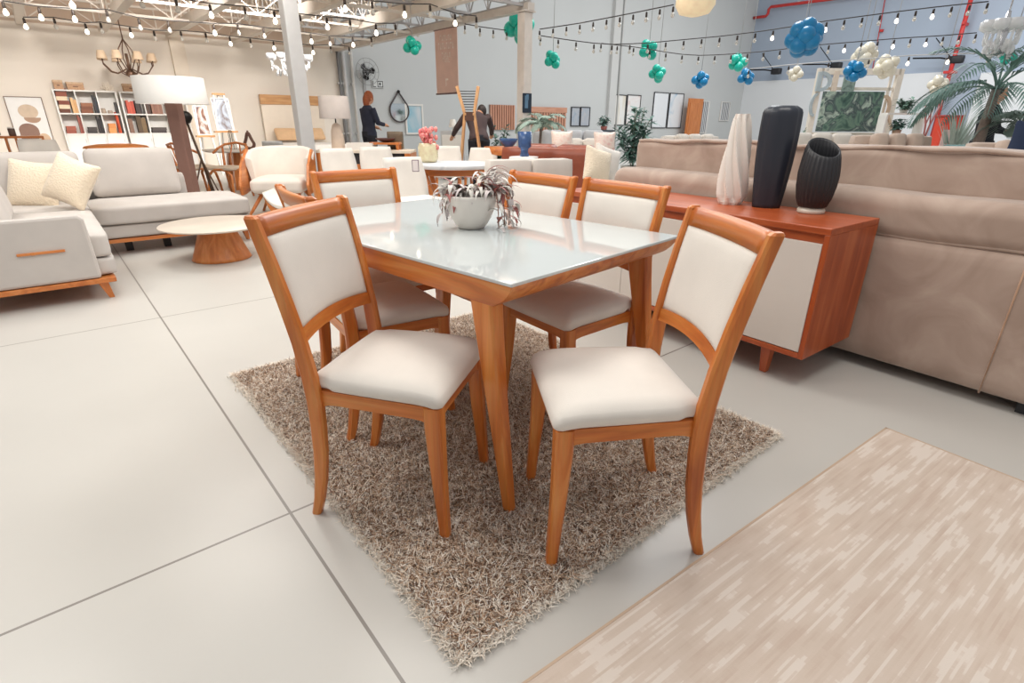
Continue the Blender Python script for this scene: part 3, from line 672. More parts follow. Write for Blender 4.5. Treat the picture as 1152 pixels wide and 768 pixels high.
# ================================================================ LEFT: BOOKCASES ON THE BEIGE WALL
BY = 16.62
def wx(px, y=BY, py=125): return WY(px, py, y).x
def wz_(px, py, y=BY): return WY(px, py, y).z
ZB = [wz_(100, 150), wz_(100, 127.3), wz_(97, 103)]
U1 = (wx(65), wx(135.8)); U2 = (wx(139), wx(212))
def bookcase(label, x0, x1, cols):
    t = thing('bookcase', label, 'bookcase', ((x0+x1)/2, BY, 0)); h = (x1-x0)/2; zt = ZB[2]+.03; D = .34
    for s in (-1, 1):
        mb = MB(); mb.box(s*h-(.03 if s > 0 else 0), s*h+(.03 if s < 0 else 0), 0, D, 0, zt); obj('side_panel', mb, WHITEP, t, bevel=.002)
    for z in (ZB[0], ZB[1], zt-.0):
        mb = MB(); mb.box(-h+.03, h-.03, 0, D, z-.03, z); obj('shelf', mb, WHITEP, t, bevel=.002)
    mb = MB(); mb.box(-h+.03, h-.03, D-.015, D, .06, zt-.03); obj('back_panel', mb, WHITEP, t)
    for i in range(1, cols):
        x = -h+2*h*i/cols; mb = MB(); mb.box(x-.012, x+.012, .002, D-.015, ZB[0], zt-.03); obj('divider', mb, WHITEP, t)
    for i in range(cols):
        a, b = -h+.03+(2*h-.06)*i/cols, -h+.03+(2*h-.06)*(i+1)/cols
        mb = MB(); mb.box(a+.004, b-.004, -.012, .006, .08, ZB[0]-.035); d = obj('door', mb, WHITEP, t, bevel=.002)
        mb = MB(); mb.box(b-.04, b-.03, -.03, -.012, ZB[0]-.2, ZB[0]-.12); obj('handle', mb, GREYP, d)
    return t
bookcase('left white bookcase of three columns on the beige wall, books and a coral on it', U1[0], U1[1], 3)
bookcase('right white bookcase beside it, partly behind the big white lamp shade', U2[0], U2[1], 3)
# px extents of every book, flat or upright, row 0 = upper, 1 = lower
BK = [
 (62.5, 77, 'F', 0, [(104, 60, 44), (226, 206, 176), (128, 66, 48), (228, 208, 176), (140, 76, 54), (112, 58, 44)], 'upper left cell of left bookcase', 3.5),
 (79, 86.5, 'U', 0, [(222, 178, 128), (214, 168, 118)], 'tan upright book, upper left cell of left bookcase', 13),
 (89, 102, 'F', 0, [(136, 84, 58), (120, 72, 50), (148, 98, 70)], 'upper middle cell of left bookcase', 3.0),
 (104, 111, 'U', 0, [(70, 66, 66), (58, 62, 70)], 'dark upright book, upper middle cell of left bookcase', 16),
 (128.3, 130.6, 'U', 0, [(60, 56, 56)], 'thin dark upright book, upper right cell of left bookcase', 10),
 (72.5, 83, 'F', 1, [(150, 80, 62), (164, 90, 70)], 'lower left cell of left bookcase', 3.2),
 (87, 93, 'U', 1, [(152, 84, 70), (140, 76, 64)], 'reddish brown upright book, lower left cell of left bookcase', 16),
 (96, 106, 'F', 1, [(62, 56, 54), (74, 66, 62)], 'lower middle cell of left bookcase', 2.8),
 (108, 116, 'U', 1, [(52, 46, 46), (44, 40, 42)], 'black upright book, lower middle cell of left bookcase', 15),
 (120, 128.5, 'F', 1, [(222, 150, 88), (210, 136, 76)], 'lower right cell of left bookcase', 4.4),
 (130.5, 138, 'U', 1, [(196, 70, 34), (210, 84, 40), (66, 44, 42)], 'upright book, lower right cell of left bookcase', 19),
 (142, 150, 'U', 0, [(206, 92, 72), (214, 102, 80), (198, 84, 66)], 'coral red upright book, upper left cell of right bookcase', 12),
 (151, 157.5, 'U', 0, [(72, 62, 60), (84, 70, 66), (60, 54, 54)], 'dark upright book beside the coral red ones, right bookcase', 12),
 (161.5, 167, 'U', 0, [(100, 76, 66), (84, 66, 60)], 'dark brown upright book, upper middle cell of right bookcase', 12),
 (168, 180, 'U', 0, [(160, 116, 98), (150, 108, 92), (164, 122, 104), (154, 112, 94)], 'light brown upright book, upper middle cell of right bookcase', 12),
 (186, 199, 'U', 0, [(226, 206, 186), (170, 110, 86), (214, 180, 150), (80, 66, 66), (196, 150, 120)], 'upright book, upper right cell of right bookcase', 11),
 (144, 149, 'U', 1, [(132, 100, 84)], 'narrow brown upright book, lower left cell of right bookcase', 13),
 (153.5, 163.5, 'U', 1, [(96, 78, 58), (128, 104, 74)], 'broad olive upright book, lower left cell of right bookcase', 16),
 (169, 185, 'F', 1, [(70, 62, 60), (86, 76, 72)], 'lower middle cell of right bookcase', 2.6)]
def bookobj(mb, c, label, group, loc):
    o = obj('book', mb, [plain('book_%d_%d_%d' % c, c, .6), plain('book_pages', (232, 220, 200), .8)], None, loc); return tag(o, label, 'book', group)
for x0, x1, kd, row, cols, where, hp in BK:
    z = ZB[1-row]+.001; pyb = 127.3 if row == 0 else 150
    n = len(cols); un, el, er = (U1, (62.3, 133.2), (68.5, 137.7)) if x1 < 139 else (U2, (137.2, 209), (142, 214))
    l_, r_ = (el if row == 0 else er); u0_, u1_ = un; fr0, fr1 = (x0-l_)/(r_-l_), (x1-l_)/(r_-l_); cell = min(2, max(0, int((fr0+fr1)/2*3)))
    cw = (u1_-u0_-.06)/3; ca = u0_+.03+cw*cell+.016; cb = u0_+.03+cw*(cell+1)-.016; a = max(ca, u0_+fr0*(u1_-u0_)); b = min(cb, u0_+fr1*(u1_-u0_))
    for i, c in enumerate(cols):
        mb = MB()
        if kd == 'F':
            hh = hp*17/704; s = .012*((i*7) % 3-1)
            mb.box(0, b-a, 0, .2, 0, hh); mb.cur = 1; mb.box(.006, b-a-.006, .01, .204, hh*.14, hh*.86); ordn = ['lowest of its stack', 'second from the bottom', 'third from the bottom', 'fourth from the bottom', 'fifth from the bottom', 'topmost of its stack'][i if i < n-1 else 5]
            bookobj(mb, c, 'flat book %s, %s' % (ordn, where), 'books lying flat, '+where, V(a+s, BY+.05, z+i*(hh+.001)))
        else:
            w = (b-a)/n; hh = hp*17.2/704*(1-.06*((i*5) % 3)); mb.box(.002, w-.002, 0, .2, 0, hh); mb.cur = 1; mb.box(w*.2, w*.8, .01, .204, .01, hh+.002)
            lab = where if n == 1 else where+', '+['first', 'second', 'third', 'fourth', 'fifth'][i]+' from left'
            bookobj(mb, c, lab, 'upright books: '+where, V(a+w*i, BY+.05, z))
WICK = plain('wicker', (188, 150, 118), .8, noise=.2, scale=40, bmp=.5, bscale=90)
for x0, x1, h_, lb in ((61.5, 72, .19, 'woven box with lid at the left end on top of the left bookcase'), (76, 95, .16, 'long woven basket box in the middle on top of the left bookcase'), (139, 157, .17, 'woven box standing on top of the right bookcase')):
    a, b = wx(x0, BY+.05, 100), wx(x1, BY+.05, 100); t = thing('storage_box', lb, 'box', (a, BY+.04, ZB[2]+.031))
    mb = MB(); mb.box(0, b-a, 0, .24, 0, h_*.75); obj('box_body', mb, WICK, t, bevel=.006)
    mb = MB(); mb.box(-.006, b-a+.006, -.006, .246, h_*.75, h_); lid = obj('lid', mb, plain('wicker_lid', (206, 176, 146), .8, noise=.15, scale=30), t, bevel=.006)
    mb = MB(); mb.box((b-a)*.35, (b-a)*.65, -.012, 0, h_*.35, h_*.5); obj('name_plate', mb, plain('plate_brown', (128, 92, 70), .5), t)
a = wx(121, BY+.1, 100); mb = MB()
for i in range(15):
    an = PI*(.1+.8*i/14); L = .17+.05*((i*7) % 4)/4
    mb.tube([(0, 0, 0), (.06*math.cos(an), .02*((i % 3)-1), .06*math.sin(an)), (L*math.cos(an)*.75, .04*((i % 3)-1), L*math.sin(an))], [.014, .011, .006], 6)
tag(obj('coral', mb, plain('white_coral', (234, 222, 204), .7), None, (a, BY+.15, ZB[2]+.032)), 'white coral ornament on top of the left bookcase', 'ornament')
a = wx(119, BY+.1, 126); mb = MB(); mb.lathe([(.05, 0), (.06, .01), (.055, .05), (.05, .09), (.045, .11), (.03, .11)], 20, c=(0, 0, 0)); mb.lathe([(.05, 0), (.055, .01), (.05, .06), (.03, .07)], 16, c=(.13, 0, 0)); tag(obj('candle_pots', mb, plain('grey_pot', (170, 152, 136), .6), None, (a-.04, BY+.12, ZB[1]+.001)), 'pair of joined small grey pots on the upper right shelf of the left bookcase', 'ornament')
# ---- framed abstract on the wall left of the bookcases
pa, pb, pt_ = WY(3, 108, 16.93), WY(46, 108, 16.93), WY(14, 158, 16.93)
W_ = pb.x-pa.x; H_ = pa.z-.52
t = framed('framed_print', 'framed abstract print of a beige circle over brown arches left of the bookcases', 'picture', ((pa.x+pb.x)/2, 16.97, .52), W_, H_, 0, 0, plain('frame_brown', (120, 92, 72), .5), plain('art_paper', (232, 230, 226), .5, noise=.02), .014)
def artshape(nm, c, fn, y0=-.0125, y1=-.0105):
    mb = MB(); fn(mb, y0, y1); obj(nm, mb, plain(nm+'_ink_%d%d' % (c[0], c[1]), c, .6), t)
s = W_/.75
artshape('circle_shape', (206, 184, 160), lambda mb, a, b: disc(mb, .02, H_*.72, .20*s, .17*s, a, b))
artshape('band_shape', (172, 140, 116), lambda mb, a, b: disc(mb, .06, H_*.60, .17*s, .12*s, a, b, PI*.98, PI*2.02), -.0150, -.0126)
artshape('arch_shape', (142, 110, 94), lambda mb, a, b: (disc(mb, -.06, H_*.36, .2*s, .17*s, a, b, 0, PI), mb.box(-.06-.2*s, -.06+.2*s, a, b, .03, H_*.36)), -.0175, -.0151)
artshape('small_arch_shape', (212, 182, 152), lambda mb, a, b: (disc(mb, .2*s, H_*.2, .12*s, .13*s, a, b, 0, PI), mb.box(.08*s, .32*s, a, b, .03, H_*.2)), -.02, -.0176)
# ---- small console at the far left with its things
D_ = 9.0; p = WD(10, 153, D_); zt = p.z
t = thing('console_table', 'orange wood console with open cubes behind the grey sofa at the left', 'console', (p.x, p.y, 0), 0)
w2 = .42
mb = MB(); mb.box(-.6, w2, -.18, .18, zt-.03, zt); obj('top', mb, orangewood(0), t, bevel=.003)
mb = MB(); mb.box(-.6, w2, -.18, .18, zt-.42, zt-.39); obj('shelf', mb, orangewood(0), t, bevel=.003)
for x in (-.6, -.06, .06, w2-.03):
    mb = MB(); mb.box(x, x+.03, -.17, .17, 0, zt-.03); obj('upright', mb, orangewood(2), t, bevel=.003)
mb = MB(); mb.box(.1, w2-.04, -.165, -.15, zt-.38, zt-.04); dr = obj('door', mb, WHITEP, t, bevel=.002); mb = MB(); mb.sphere((.13, -.175, zt-.2), .014); obj('knob', mb, BLACKM, dr)
mb = MB(); mb.cushion(.26, .2, .13, r=.03, c=(0, 0, .065)); o = obj('tissue_box', mb, plain('grey_box', (150, 136, 128), .6), None, (p.x-.22, p.y, zt+.001)); tag(o, 'rounded grey box on the console at the far left', 'box')
t2 = thing('mug', 'dark brown jar on the console beside the grey box', 'jar', (p.x+.05, p.y, zt+.001)); mb = MB(); mb.lathe([(.04, 0), (.045, .01), (.045, .1), (.04, .11)], 18); obj('body', mb, plain('brown_jar', (96, 76, 68), .5), t2); mb = MB(); mb.lathe([(.042, .11), (.042, .125), (.01, .13)], 18); obj('lid', mb, WHITEP, t2)
# ---- white chair back and an orange cushion peeping over the sofa
p = FL(46, 7.6); shell_chair('white chair standing directly behind the grey sofa at its left corner', p, .2, h=ZT(46, 158, 7.6))
p = WD(132, 169, 8.4); t = thing('side_table', 'low round orange topped table showing just above the grey sofa back', 'table', (p.x, p.y, 0))
zz = ZT(132, 165, 8.4); mb = MB(); mb.lathe([(.01, zz-.02), (.4, zz-.02), (.41, zz-.01), (.39, zz+.01), (.25, zz+.035), (.01, zz+.045)], 32); obj('top', mb, plain('orange_lacquer', (222, 130, 52), .4), t)
mb = MB(); mb.lathe([(.16, 0), (.16, .02), (.03, .05), (.03, zz-.02)], 20); obj('pedestal', mb, BLACKM, t)
# ---- big lamp with white drum shade on a brown block
D_ = 7.3; p = FL(203, D_); zt, zb = ZT(192, 87, D_), ZT(192, 117, D_)
t = thing('floor_lamp', 'large lamp with wide white drum shade on a brown block post behind the grey sofa', 'lamp', p, CAMROT)
r_ = .5*(WD(228, 100, D_)-WD(156, 100, D_)).length
mb = MB(); mb.lathe([(r_, zb), (r_*.98, zt), (r_*.965, zt), (r_*.985, zb)], 40, cap=False); obj('lamp_shade', mb, plain('white_linen_shade', (232, 230, 226), .8, noise=.02), t)
mb = MB(); mb.box(-.075, .075, -.07, .07, .03, zb+.06); obj('post', mb, plain('brown_leather_post', (140, 104, 92), .6), t, bevel=.01)
mb = MB(); mb.box(-.16, .16, -.15, .15, 0, .03); obj('base', mb, DARK, t, bevel=.005)
mb = MB(); mb.tube([(-r_*.96, 0, zb+.1), (r_*.96, 0, zb+.1)], .006); mb.tube([(0, -r_*.96, zb+.1), (0, r_*.96, zb+.1)], .006); mb.tube([(0.01, 0, zb+.05), (.01, 0, zb+.1)], .02); obj('spider', mb, BLACKM, t)
# ---- dark tripod spotlight
D_ = 8.2; p = WD(232, 200, D_); q1_ = WD(241, 216, D_)-V(p.x, p.y, 0); q0_ = WD(208, 132, D_)-V(p.x, p.y, 0); inv = Matrix.Rotation(-CAMROT, 4, 'Z'); q0_ = inv@q0_; q1_ = inv@q1_
t = thing('tripod_lamp', 'dark slim tripod stand with a small black lamp head beside the white drum lamp', 'lamp', (p.x, p.y, 0), CAMROT)
hd = q0_
for nm, ax, ay in (('leg', .24, -.05), ('leg', -.22, -.12), ('leg', -.1, .3)):
    mb = MB(); mb.tube([(ax, ay, 0), tuple(q0_.lerp(q1_, .55))], [.010, .012], 8); obj(nm, mb, plain('bronze_tube', (92, 72, 60), .4, .5), t)
mb = MB(); mb.tube([tuple(q1_+(q1_-q0_).normalized()*.15), tuple(q0_)], .017, 8); obj('pole', mb, plain('bronze_tube', (92, 72, 60), .4, .5), t)
mb = MB(); mb.lathe([(.03, -.09), (.085, -.07), (.09, .02), (.05, .08), (.02, .09)], 18, M=Matrix.Translation(hd)@Matrix.Rotation(1.2, 4, 'Y')); obj('lamp_head', mb, BLACKM, t)
# ---- bentwood chairs
def bentwood(label, loc, rz):
    t = thing('bentwood_chair', label, 'chair', loc, rz, 'bentwood chairs beside the round marble table'); W = orangewood(2)
    mb = MB(); mb.cushion(.46, .44, .05, r=.02, puff=.01, c=(0, 0, .46), n=8); obj('seat', mb, plain('woven_seat', (206, 188, 168), .8), t)
    mb = MB(); mb.tube([(.21*math.cos(a)*1.08, .205*math.sin(a)*1.08, .445) for a in [2*PI*i/24 for i in range(25)]], .018, 8); obj('seat_ring', mb, W, t)
    for sx in (-1, 1):
        mb = MB(); mb.tube([(sx*.22, -.24, 0), (sx*.215, -.22, .2), (sx*.2, -.19, .36), (sx*.12, -.19, .43), (0, -.2, .45)], [.016, .019, .021, .018, .015], 8); obj('front_leg', mb, W, t)
        mb = MB(); mb.tube([(sx*.2, .26, 0), (sx*.19, .2, .3), (sx*.2, .2, .5), (sx*.23, .26, .78)], [.016, .02, .02, .015], 8); obj('back_leg', mb, W, t)
        mb = MB(); mb.tube([(sx*.08, .21, .47), (sx*.1, .24, .62), (sx*.07, .29, .8)], .011, 6); obj('back_spindle', mb, W, t)
    mb = MB(); mb.tube([(-.25, .05, .68), (-.26, .18, .74), (-.2, .28, .8), (0, .31, .83), (.2, .28, .8), (.26, .18, .74), (.25, .05, .68)], .018, 8); obj('back_bow', mb, W, t)
    return t
p = WZ(262, 222, 0); bentwood('orange bentwood chair with pale seat in front of the round marble table', (p.x, p.y, 0), -.9)
p = FL(214, 9.1); bentwood('orange bentwood chair tucked close behind the grey sofa back', p, 1.9)
# ---- round marble table and the ornaments on it
D_ = 10.3; p = WD(272, 168, D_)
t = thing('dining_table', 'round pale marble table on orange wood legs behind the bentwood chairs', 'table', (p.x, p.y, 0)); zt = p.z
MARB = artmat('pale_marble', [(226, 218, 208), (232, 226, 218), (214, 204, 194)], 3, 3)
mb = MB(); mb.lathe([(.01, zt-.03), (.60, zt-.03), (.64, zt-.012), (.64, zt), (.01, zt)], 40); obj('top', mb, MARB, t)
for i in range(4):
    a = PI/4+i*PI/2; mb = MB(); mb.loft([[(math.cos(a)*.34+x*.04, math.sin(a)*.34+y*.04, 0) for x, y in ((-1, -1), (1, -1), (1, 1), (-1, 1))], [(math.cos(a)*.2+x*.07, math.sin(a)*.2+y*.07, zt-.03) for x, y in ((-1, -1), (1, -1), (1, 1), (-1, 1))]], False); obj('leg', mb, orangewood(2), t)
q = V(p.x, p.y, zt+.001)
t = thing('ornament', 'brown teardrop shaped ring ornament standing on the round marble table', 'ornament', q+V(.12, -.1, 0), CAMROT)
mb = MB(); pts = []
for i in range(25):
    a = 2*PI*i/24-PI/2; r = .085; z = .10+r*math.sin(a)+(.10*max(0, math.sin(a))**4); x = r*math.cos(a)*(1-.35*max(0, math.sin(a)))
    pts.append((x, 0, z))
mb.tube(pts, .028, 8, cap=False); obj('ring', mb, plain('brown_ornament', (106, 72, 58), .5), t)
mb = MB(); mb.tube([(0, 0, .27), (0, 0, .32)], .016, 8); obj('stem', mb, plain('brown_ornament', (106, 72, 58), .5), t)
t = thing('ornament', 'slender bottle shaped wire ornament left of the brown teardrop', 'ornament', q+V(-.12, .1, 0), CAMROT)
for i in range(4):
    a = PI*i/4; mb = MB(); pr = [(.05, 0), (.06, .08), (.03, .18), (.04, .26), (.02, .32)]
    mb.tube([(r*math.cos(a), r*math.sin(a), z) for r, z in pr]+[(-r*math.cos(a), -r*math.sin(a), z) for r, z in reversed(pr)], .004, 5); obj('wire', mb, BLACKM, t)
# ---- pictures on white easels
for px0, px1, y0, y1, yw, lb, cols in ((222, 238, 119, 152, 14.0, 'framed print in blue brown and white on the left white easel', [(60, 66, 84), (130, 86, 64), (220, 214, 208), (80, 84, 104)]), (243, 263, 110, 147, 14.6, 'framed grey blue abstract print on the right white easel', [(196, 200, 206), (168, 176, 188), (120, 104, 100), (214, 214, 214)])):
    a, b = WY(px0, y1, yw), WY(px1, y1, yw); zt = WY(px0, y0, yw).z; cx = (a.x+b.x)/2
    framed('framed_print', lb, 'picture', (cx, yw-.06, a.z), b.x-a.x, zt-a.z, 0, .1, WHITEP, artmat('art_'+str(px0), cols, 2.2, 2), .02)
    t = thing('easel', 'white wooden easel holding the '+('blue brown print' if px0 < 230 else 'grey blue print'), 'easel', (cx, yw, 0)); w = (b.x-a.x)/2
    for s in (-1, 1): mb = MB(); mb.tube([(s*w*1.25, -.2, 0), (s*w*.55, .02, zt+.1)], (.05, .03)); obj('leg', mb, WHITEP, t)
    mb = MB(); mb.tube([(0, .6, 0), (0, .05, zt+.05)], (.05, .03)); obj('rear_leg', mb, WHITEP, t)
    mb = MB(); mb.box(-w*1.3, w*1.3, -.13, -.02, a.z-.04, a.z-.002); obj('ledge', mb, palewood(0), t)
    mb = MB(); mb.box(-w*.7, w*.7, -.02, .03, zt+.06, zt+.1); obj('top_bar', mb, palewood(0), t)
# ---- bed with cream headboard on the beige wall
a, b = WY(291, 106, 16.9), WY(361, 108, 16.9); zt = a.z
t = thing('bed', 'bed with tall cream headboard topped by a pale wood band', 'bed', ((a.x+b.x)/2, 16.85, 0)); hw_ = (b.x-a.x)/2
mb = MB(); mb.box(-hw_, hw_, 0, .08, .2, zt-.25); obj('headboard', mb, CREAMP, t, bevel=.01)
mb = MB(); mb.box(-hw_, hw_, -.02, .08, zt-.25, zt); obj('wood_band', mb, palewood(0), t, bevel=.005)
mb = MB(); mb.cushion(hw_*1.9, 2, .3, r=.06, c=(0, -1.05, .43), n=8); obj('mattress', mb, WHITEF, t)
mb = MB(); mb.box(-hw_*.95, hw_*.95, -2.05, -.03, .08, .28); obj('bed_frame', mb, palewood(0), t)
for s in (-1, 1):
    for y in (-.2, -1.9): mb = MB(); mb.box(s*hw_*.8-.04, s*hw_*.8+.04, y-.04, y+.04, 0, .08); obj('leg', mb, palewood(2), t)
for s, lb in ((-1, 'left'), (1, 'right')):
    mb = MB(); b2 = MB(); b2.cushion(.6, .38, .1, r=.05, puff=.04); mb.add(b2.v, b2.f, True, Matrix.Rotation(.9, 4, 'X')); tag(obj('pillow', mb, plain('sand_pillow', (216, 178, 138), .9), None, ((a.x+b.x)/2+s*hw_*.45, 16.55, .80)), 'sand coloured pillow at the %s half of the bed headboard' % lb, 'pillow')
# ---- white tub armchair
def tub(loc, rz):
    t = thing('tub_armchair', 'white curved tub armchair with wooden side panels and splayed legs beside the thick column', 'armchair', loc, rz)
    WF = fabric('tub_white', (226, 216, 206)); R = .42
    mb = MB(); rings = []
    for i in range(21):
        a = PI*(-.12+1.24*i/20); e = abs(i-10)/10; zt = .86-.13*e**3
        o, n_ = (R*math.cos(a), R*.92*math.sin(a)), ((R-.09)*math.cos(a), (R-.09)*.92*math.sin(a))
        rings.append([(o[0]*.86, o[1]*.86, .36), (o[0]*.96, o[1]*.96, .6), (o[0]*1.04, o[1]*1.06, zt-.02), ((o[0]+n_[0])/2*1.04, (o[1]+n_[1])/2*1.06, zt), (n_[0]*1.04, n_[1]*1.06, zt-.03), (n_[0], n_[1], .5), (n_[0]*.9, n_[1]*.9, .36)])
    mb.loft(rings, True); obj('back_shell', mb, WF, t)
    mb = MB(); mb.cushion(.64, .66, .17, r=.06, puff=.03, c=(0, -.06, .40), n=12); obj('seat_cushion', mb, WF, t)
    for s in (-1, 1):
        mb = MB(); poly = [(-.42, .30), (-.30, .30), (.1, .34), (.16, .80), (.02, .83), (-.30, .66), (-.46, .42)]
        mb.prism(poly, 0, .035, Matrix(((0, 0, s, s*.385), (1, 0, 0, 0), (0, 1, 0, 0), (0, 0, 0, 1)))); obj('side_panel', mb, orangewood(1), t, bevel=.012)
    for sx in (-1, 1):
        for sy in (-1, 1): mb = MB(); mb.tube([(sx*.40, sy*.36-.02, 0), (sx*.2, sy*.18-.02, .33)], [.016, .028], 8); obj('leg', mb, orangewood(2), t)
    mb = MB(); mb.box(-.26, .26, -.28, .24, .29, .325); obj('seat_frame', mb, orangewood(0), t, bevel=.01)
p = FL(311, 7.35); tub(p, CAMROT+.15)
# ---- low curved wooden lounge stool
p = FL(326, 5.9); t = thing('rocking_stool', 'low stool with curled cream top over a curved wooden shell behind the front left chair', 'stool', p, CAMROT+.1)
zr = ZT(322, 222, 5.9)
def curl(dz, th):
    pts = []
    for i in range(17):
        s = -1+2*i/16; z = zr-.06+.10*s**4*(1 if s > 0 else 1.4)+dz; pts.append((s*.30, 0, z))
    return pts
mb = MB(); pr = curl(0, 0); n = len(pr); q = [(x, z) for x, _, z in pr]+[(x*.98, z-.045) for x, _, z in reversed(pr)]
mb.prism(q, -.2, .2, Matrix(((1, 0, 0, 0), (0, 0, 1, 0), (0, 1, 0, 0), (0, 0, 0, 1)))); obj('seat_pad', mb, CREAM, t, bevel=.01)
q = [(x, z-.047) for x, _, z in pr]+[(x*.9, z-.14-.05*(1-(x/.3)**2)) for x, _, z in reversed(pr)]
mb = MB(); mb.prism(q, -.19, .19, Matrix(((1, 0, 0, 0), (0, 0, 1, 0), (0, 1, 0, 0), (0, 0, 0, 1)))); obj('shell', mb, orangewood(0), t, bevel=.008)
for sx in (-1, 1):
    for sy in (-1, 1): taper_leg(sx*.16, sy*.13, zr-.2, .04, .025, sx*.03, 0, orangewood(2), t)
p = FL(311, 12.3); shell_chair('grey chair back between the white tub armchair and the bed', p, CAMROT+PI, ZT(311, 158, 12.3), plain('cool_grey_seat', (196, 194, 192), .8))
# ================================================================ MIDDLE GROUND
# ---- dark counter with orange wood ends
D_ = 8.6; a, b = WD(356, 168, D_), WD(462, 168, D_); c = (a+b)/2; zt = ZT(410, 169, D_); w2 = (b-a).length/2
t = thing('counter', 'long dark fronted counter with cream top and orange wood end frames', 'counter', (c.x, c.y, 0), CAMROT)
mb = MB(); mb.box(-w2, w2, -.05, .5, zt-.04, zt); obj('top', mb, CREAMP, t, bevel=.004)
mb = MB(); mb.box(-w2+.08, w2-.02, 0, .45, .08, zt-.04); obj('front_panel', mb, plain('charcoal_panel', (44, 42, 46), .6), t)
mb = MB(); mb.box(-w2+.1, w2-.1, .04, .45, 0, .08); obj('plinth', mb, DARK, t)
for x in (-w2, w2-.09): mb = MB(); mb.box(x, x+.09, -.05, .5, 0, zt-.04); obj('end_frame', mb, orangewood(2), t, bevel=.004)
mb = MB(); mb.box(-w2+.3, -w2+.75, -.03, 0, .1, zt-.2); d = obj('door', mb, orangewood(2), t, bevel=.004); mb = MB(); mb.sphere((-w2+.70, -.04, zt-.4), .014); obj('knob', mb, BLACKM, d)
CT = V(c.x, c.y, zt+.001); RX = V(math.cos(CAMROT), math.sin(CAMROT), 0)
def onc(px, off=.25): return V(*(WD(px, 165, D_).xy), zt+.001)+FH*(off)
# ---- table lamp
D2 = D_+.25; p = onc(375)
t = thing('table_lamp', 'table lamp with grey drum shade and tall pale textured base on the dark counter', 'lamp', p, CAMROT); za, zb = ZT(375, 108, D2)-p.z, ZT(375, 133.5, D2)-p.z
r_ = .5*(WD(391, 120, D2)-WD(357, 120, D2)).length
mb = MB(); mb.lathe([(r_, zb), (r_*.95, za), (r_*.93, za), (r_*.98, zb)], 32, cap=False); obj('lamp_shade', mb, plain('grey_lamp_shade', (198, 188, 182), .8), t)
mb = MB(); mb.lathe([(.09, 0), (.1, .02), (.1, .05), (.085, zb*.6), (.06, zb*.8), (.02, zb*.86)], 24); obj('base', mb, plain('textured_beige_base', (216, 196, 178), .7, bmp=.5, bscale=60), t)
mb = MB(); mb.tube([(0, 0, zb*.85), (0, 0, za*.98)], .01); mb.tube([(-r_*.95, 0, zb+.02), (r_*.95, 0, zb+.02)], .006); obj('stem', mb, BLACKM, t)
# ---- white trays, bowl stand and brown box on the counter
p = onc(403, .2); t = thing('tray', 'open white shallow tray with papers on the counter beside the table lamp', 'tray', p, CAMROT); mb = MB(); mb.box(-.2, .2, -.14, .14, 0, .012); obj('bottom', mb, WHITEP, t)
mb = MB()
for q in ((-.2, .2, -.14, -.13), (-.2, .2, .13, .14), (-.2, -.19, -.13, .13), (.19, .2, -.13, .13)): mb.box(*q, .012, .1)
obj('rim', mb, WHITEP, t); mb = MB(); mb.box(-.16, .15, -.1, .1, .013, .05); obj('papers', mb, plain('paper_stack', (236, 232, 224), .8), t)
p = onc(430, .25); t = thing('stand', 'little orange wood bench stand on the counter carrying a dark bowl', 'stand', p, CAMROT); h_ = ZT(430, 160, D_+.25)-p.z; h_ = max(h_, .07)
mb = MB(); mb.box(-.23, .23, -.12, .12, h_-.03, h_); obj('top', mb, orangewood(0), t, bevel=.004)
for sx in (-1, 1):
    for sy in (-1, 1): mb = MB(); mb.box(sx*.2-.018, sx*.2+.018, sy*.1-.018, sy*.1+.018, 0, h_-.03); obj('leg', mb, orangewood(2), t)
mb = MB(); mb.lathe([(.05, 0), (.06, .005), (.14, .045), (.15, .06), (.14, .06), (.05, .02)], 24); tag(obj('bowl', mb, plain('dark_plum_bowl', (96, 62, 60), .4), None, p+V(0, 0, h_+.001)), 'dark plum bowl on the little wooden stand', 'bowl')
p = onc(439, .42); mb = MB(); mb.cushion(.24, .12, .26, r=.01, c=(0, 0, .13), n=4); tag(obj('box', mb, plain('olive_box', (112, 96, 78), .6), None, p, rz=CAMROT), 'olive brown upright box on the counter under the teardrop mirror', 'box')
# ---- oval table with amber vase and white chairs
OC = WZ(511, 184, .75); ta, tb = WZ(468, 182, .75), WZ(556, 184, .75)
t = thing('dining_table', 'oval white topped table on a crossed orange wood base beyond the potted plant', 'table', (OC.x, OC.y, 0), CAMROT)
rx = (tb-ta).length/2; mb = MB()
n = 48
for r, z in (): pass
mb.loft([[(rx*k_*math.cos(2*PI*j/n), .42*k_*math.sin(2*PI*j/n), z) for j in range(n)] for k_, z in ((.93, .71), (.98, .72), (1, .74), (1, .75), (.99, .755))], True); obj('top', mb, artmat('cool_marble', [(214, 216, 220), (224, 224, 226), (202, 206, 212)], 3, 3), t)
for s in (-1, 1):
    mb = MB(); mb.tube([(-.30, s*.24, 0), (-.2, s*.14, .35), (-.32, s*.22, .71)], (.07, .05)); obj('leg', mb, orangewood(2), t)
    mb = MB(); mb.tube([(.30, s*.24, 0), (.2, s*.14, .35), (.32, s*.22, .71)], (.07, .05)); obj('leg', mb, orangewood(2), t)
mb = MB(); mb.box(-.34, .34, -.05, .05, .62, .70); obj('stretcher', mb, orangewood(0), t, bevel=.01)
p = V(WD(482, 178, 6.25).x, WD(482, 178, 6.25).y, .757); h_ = ZT(482, 143, 6.25)-.757
t = thing('vase', 'amber glass vase filled with pink dried flowers on the oval table', 'vase', p)
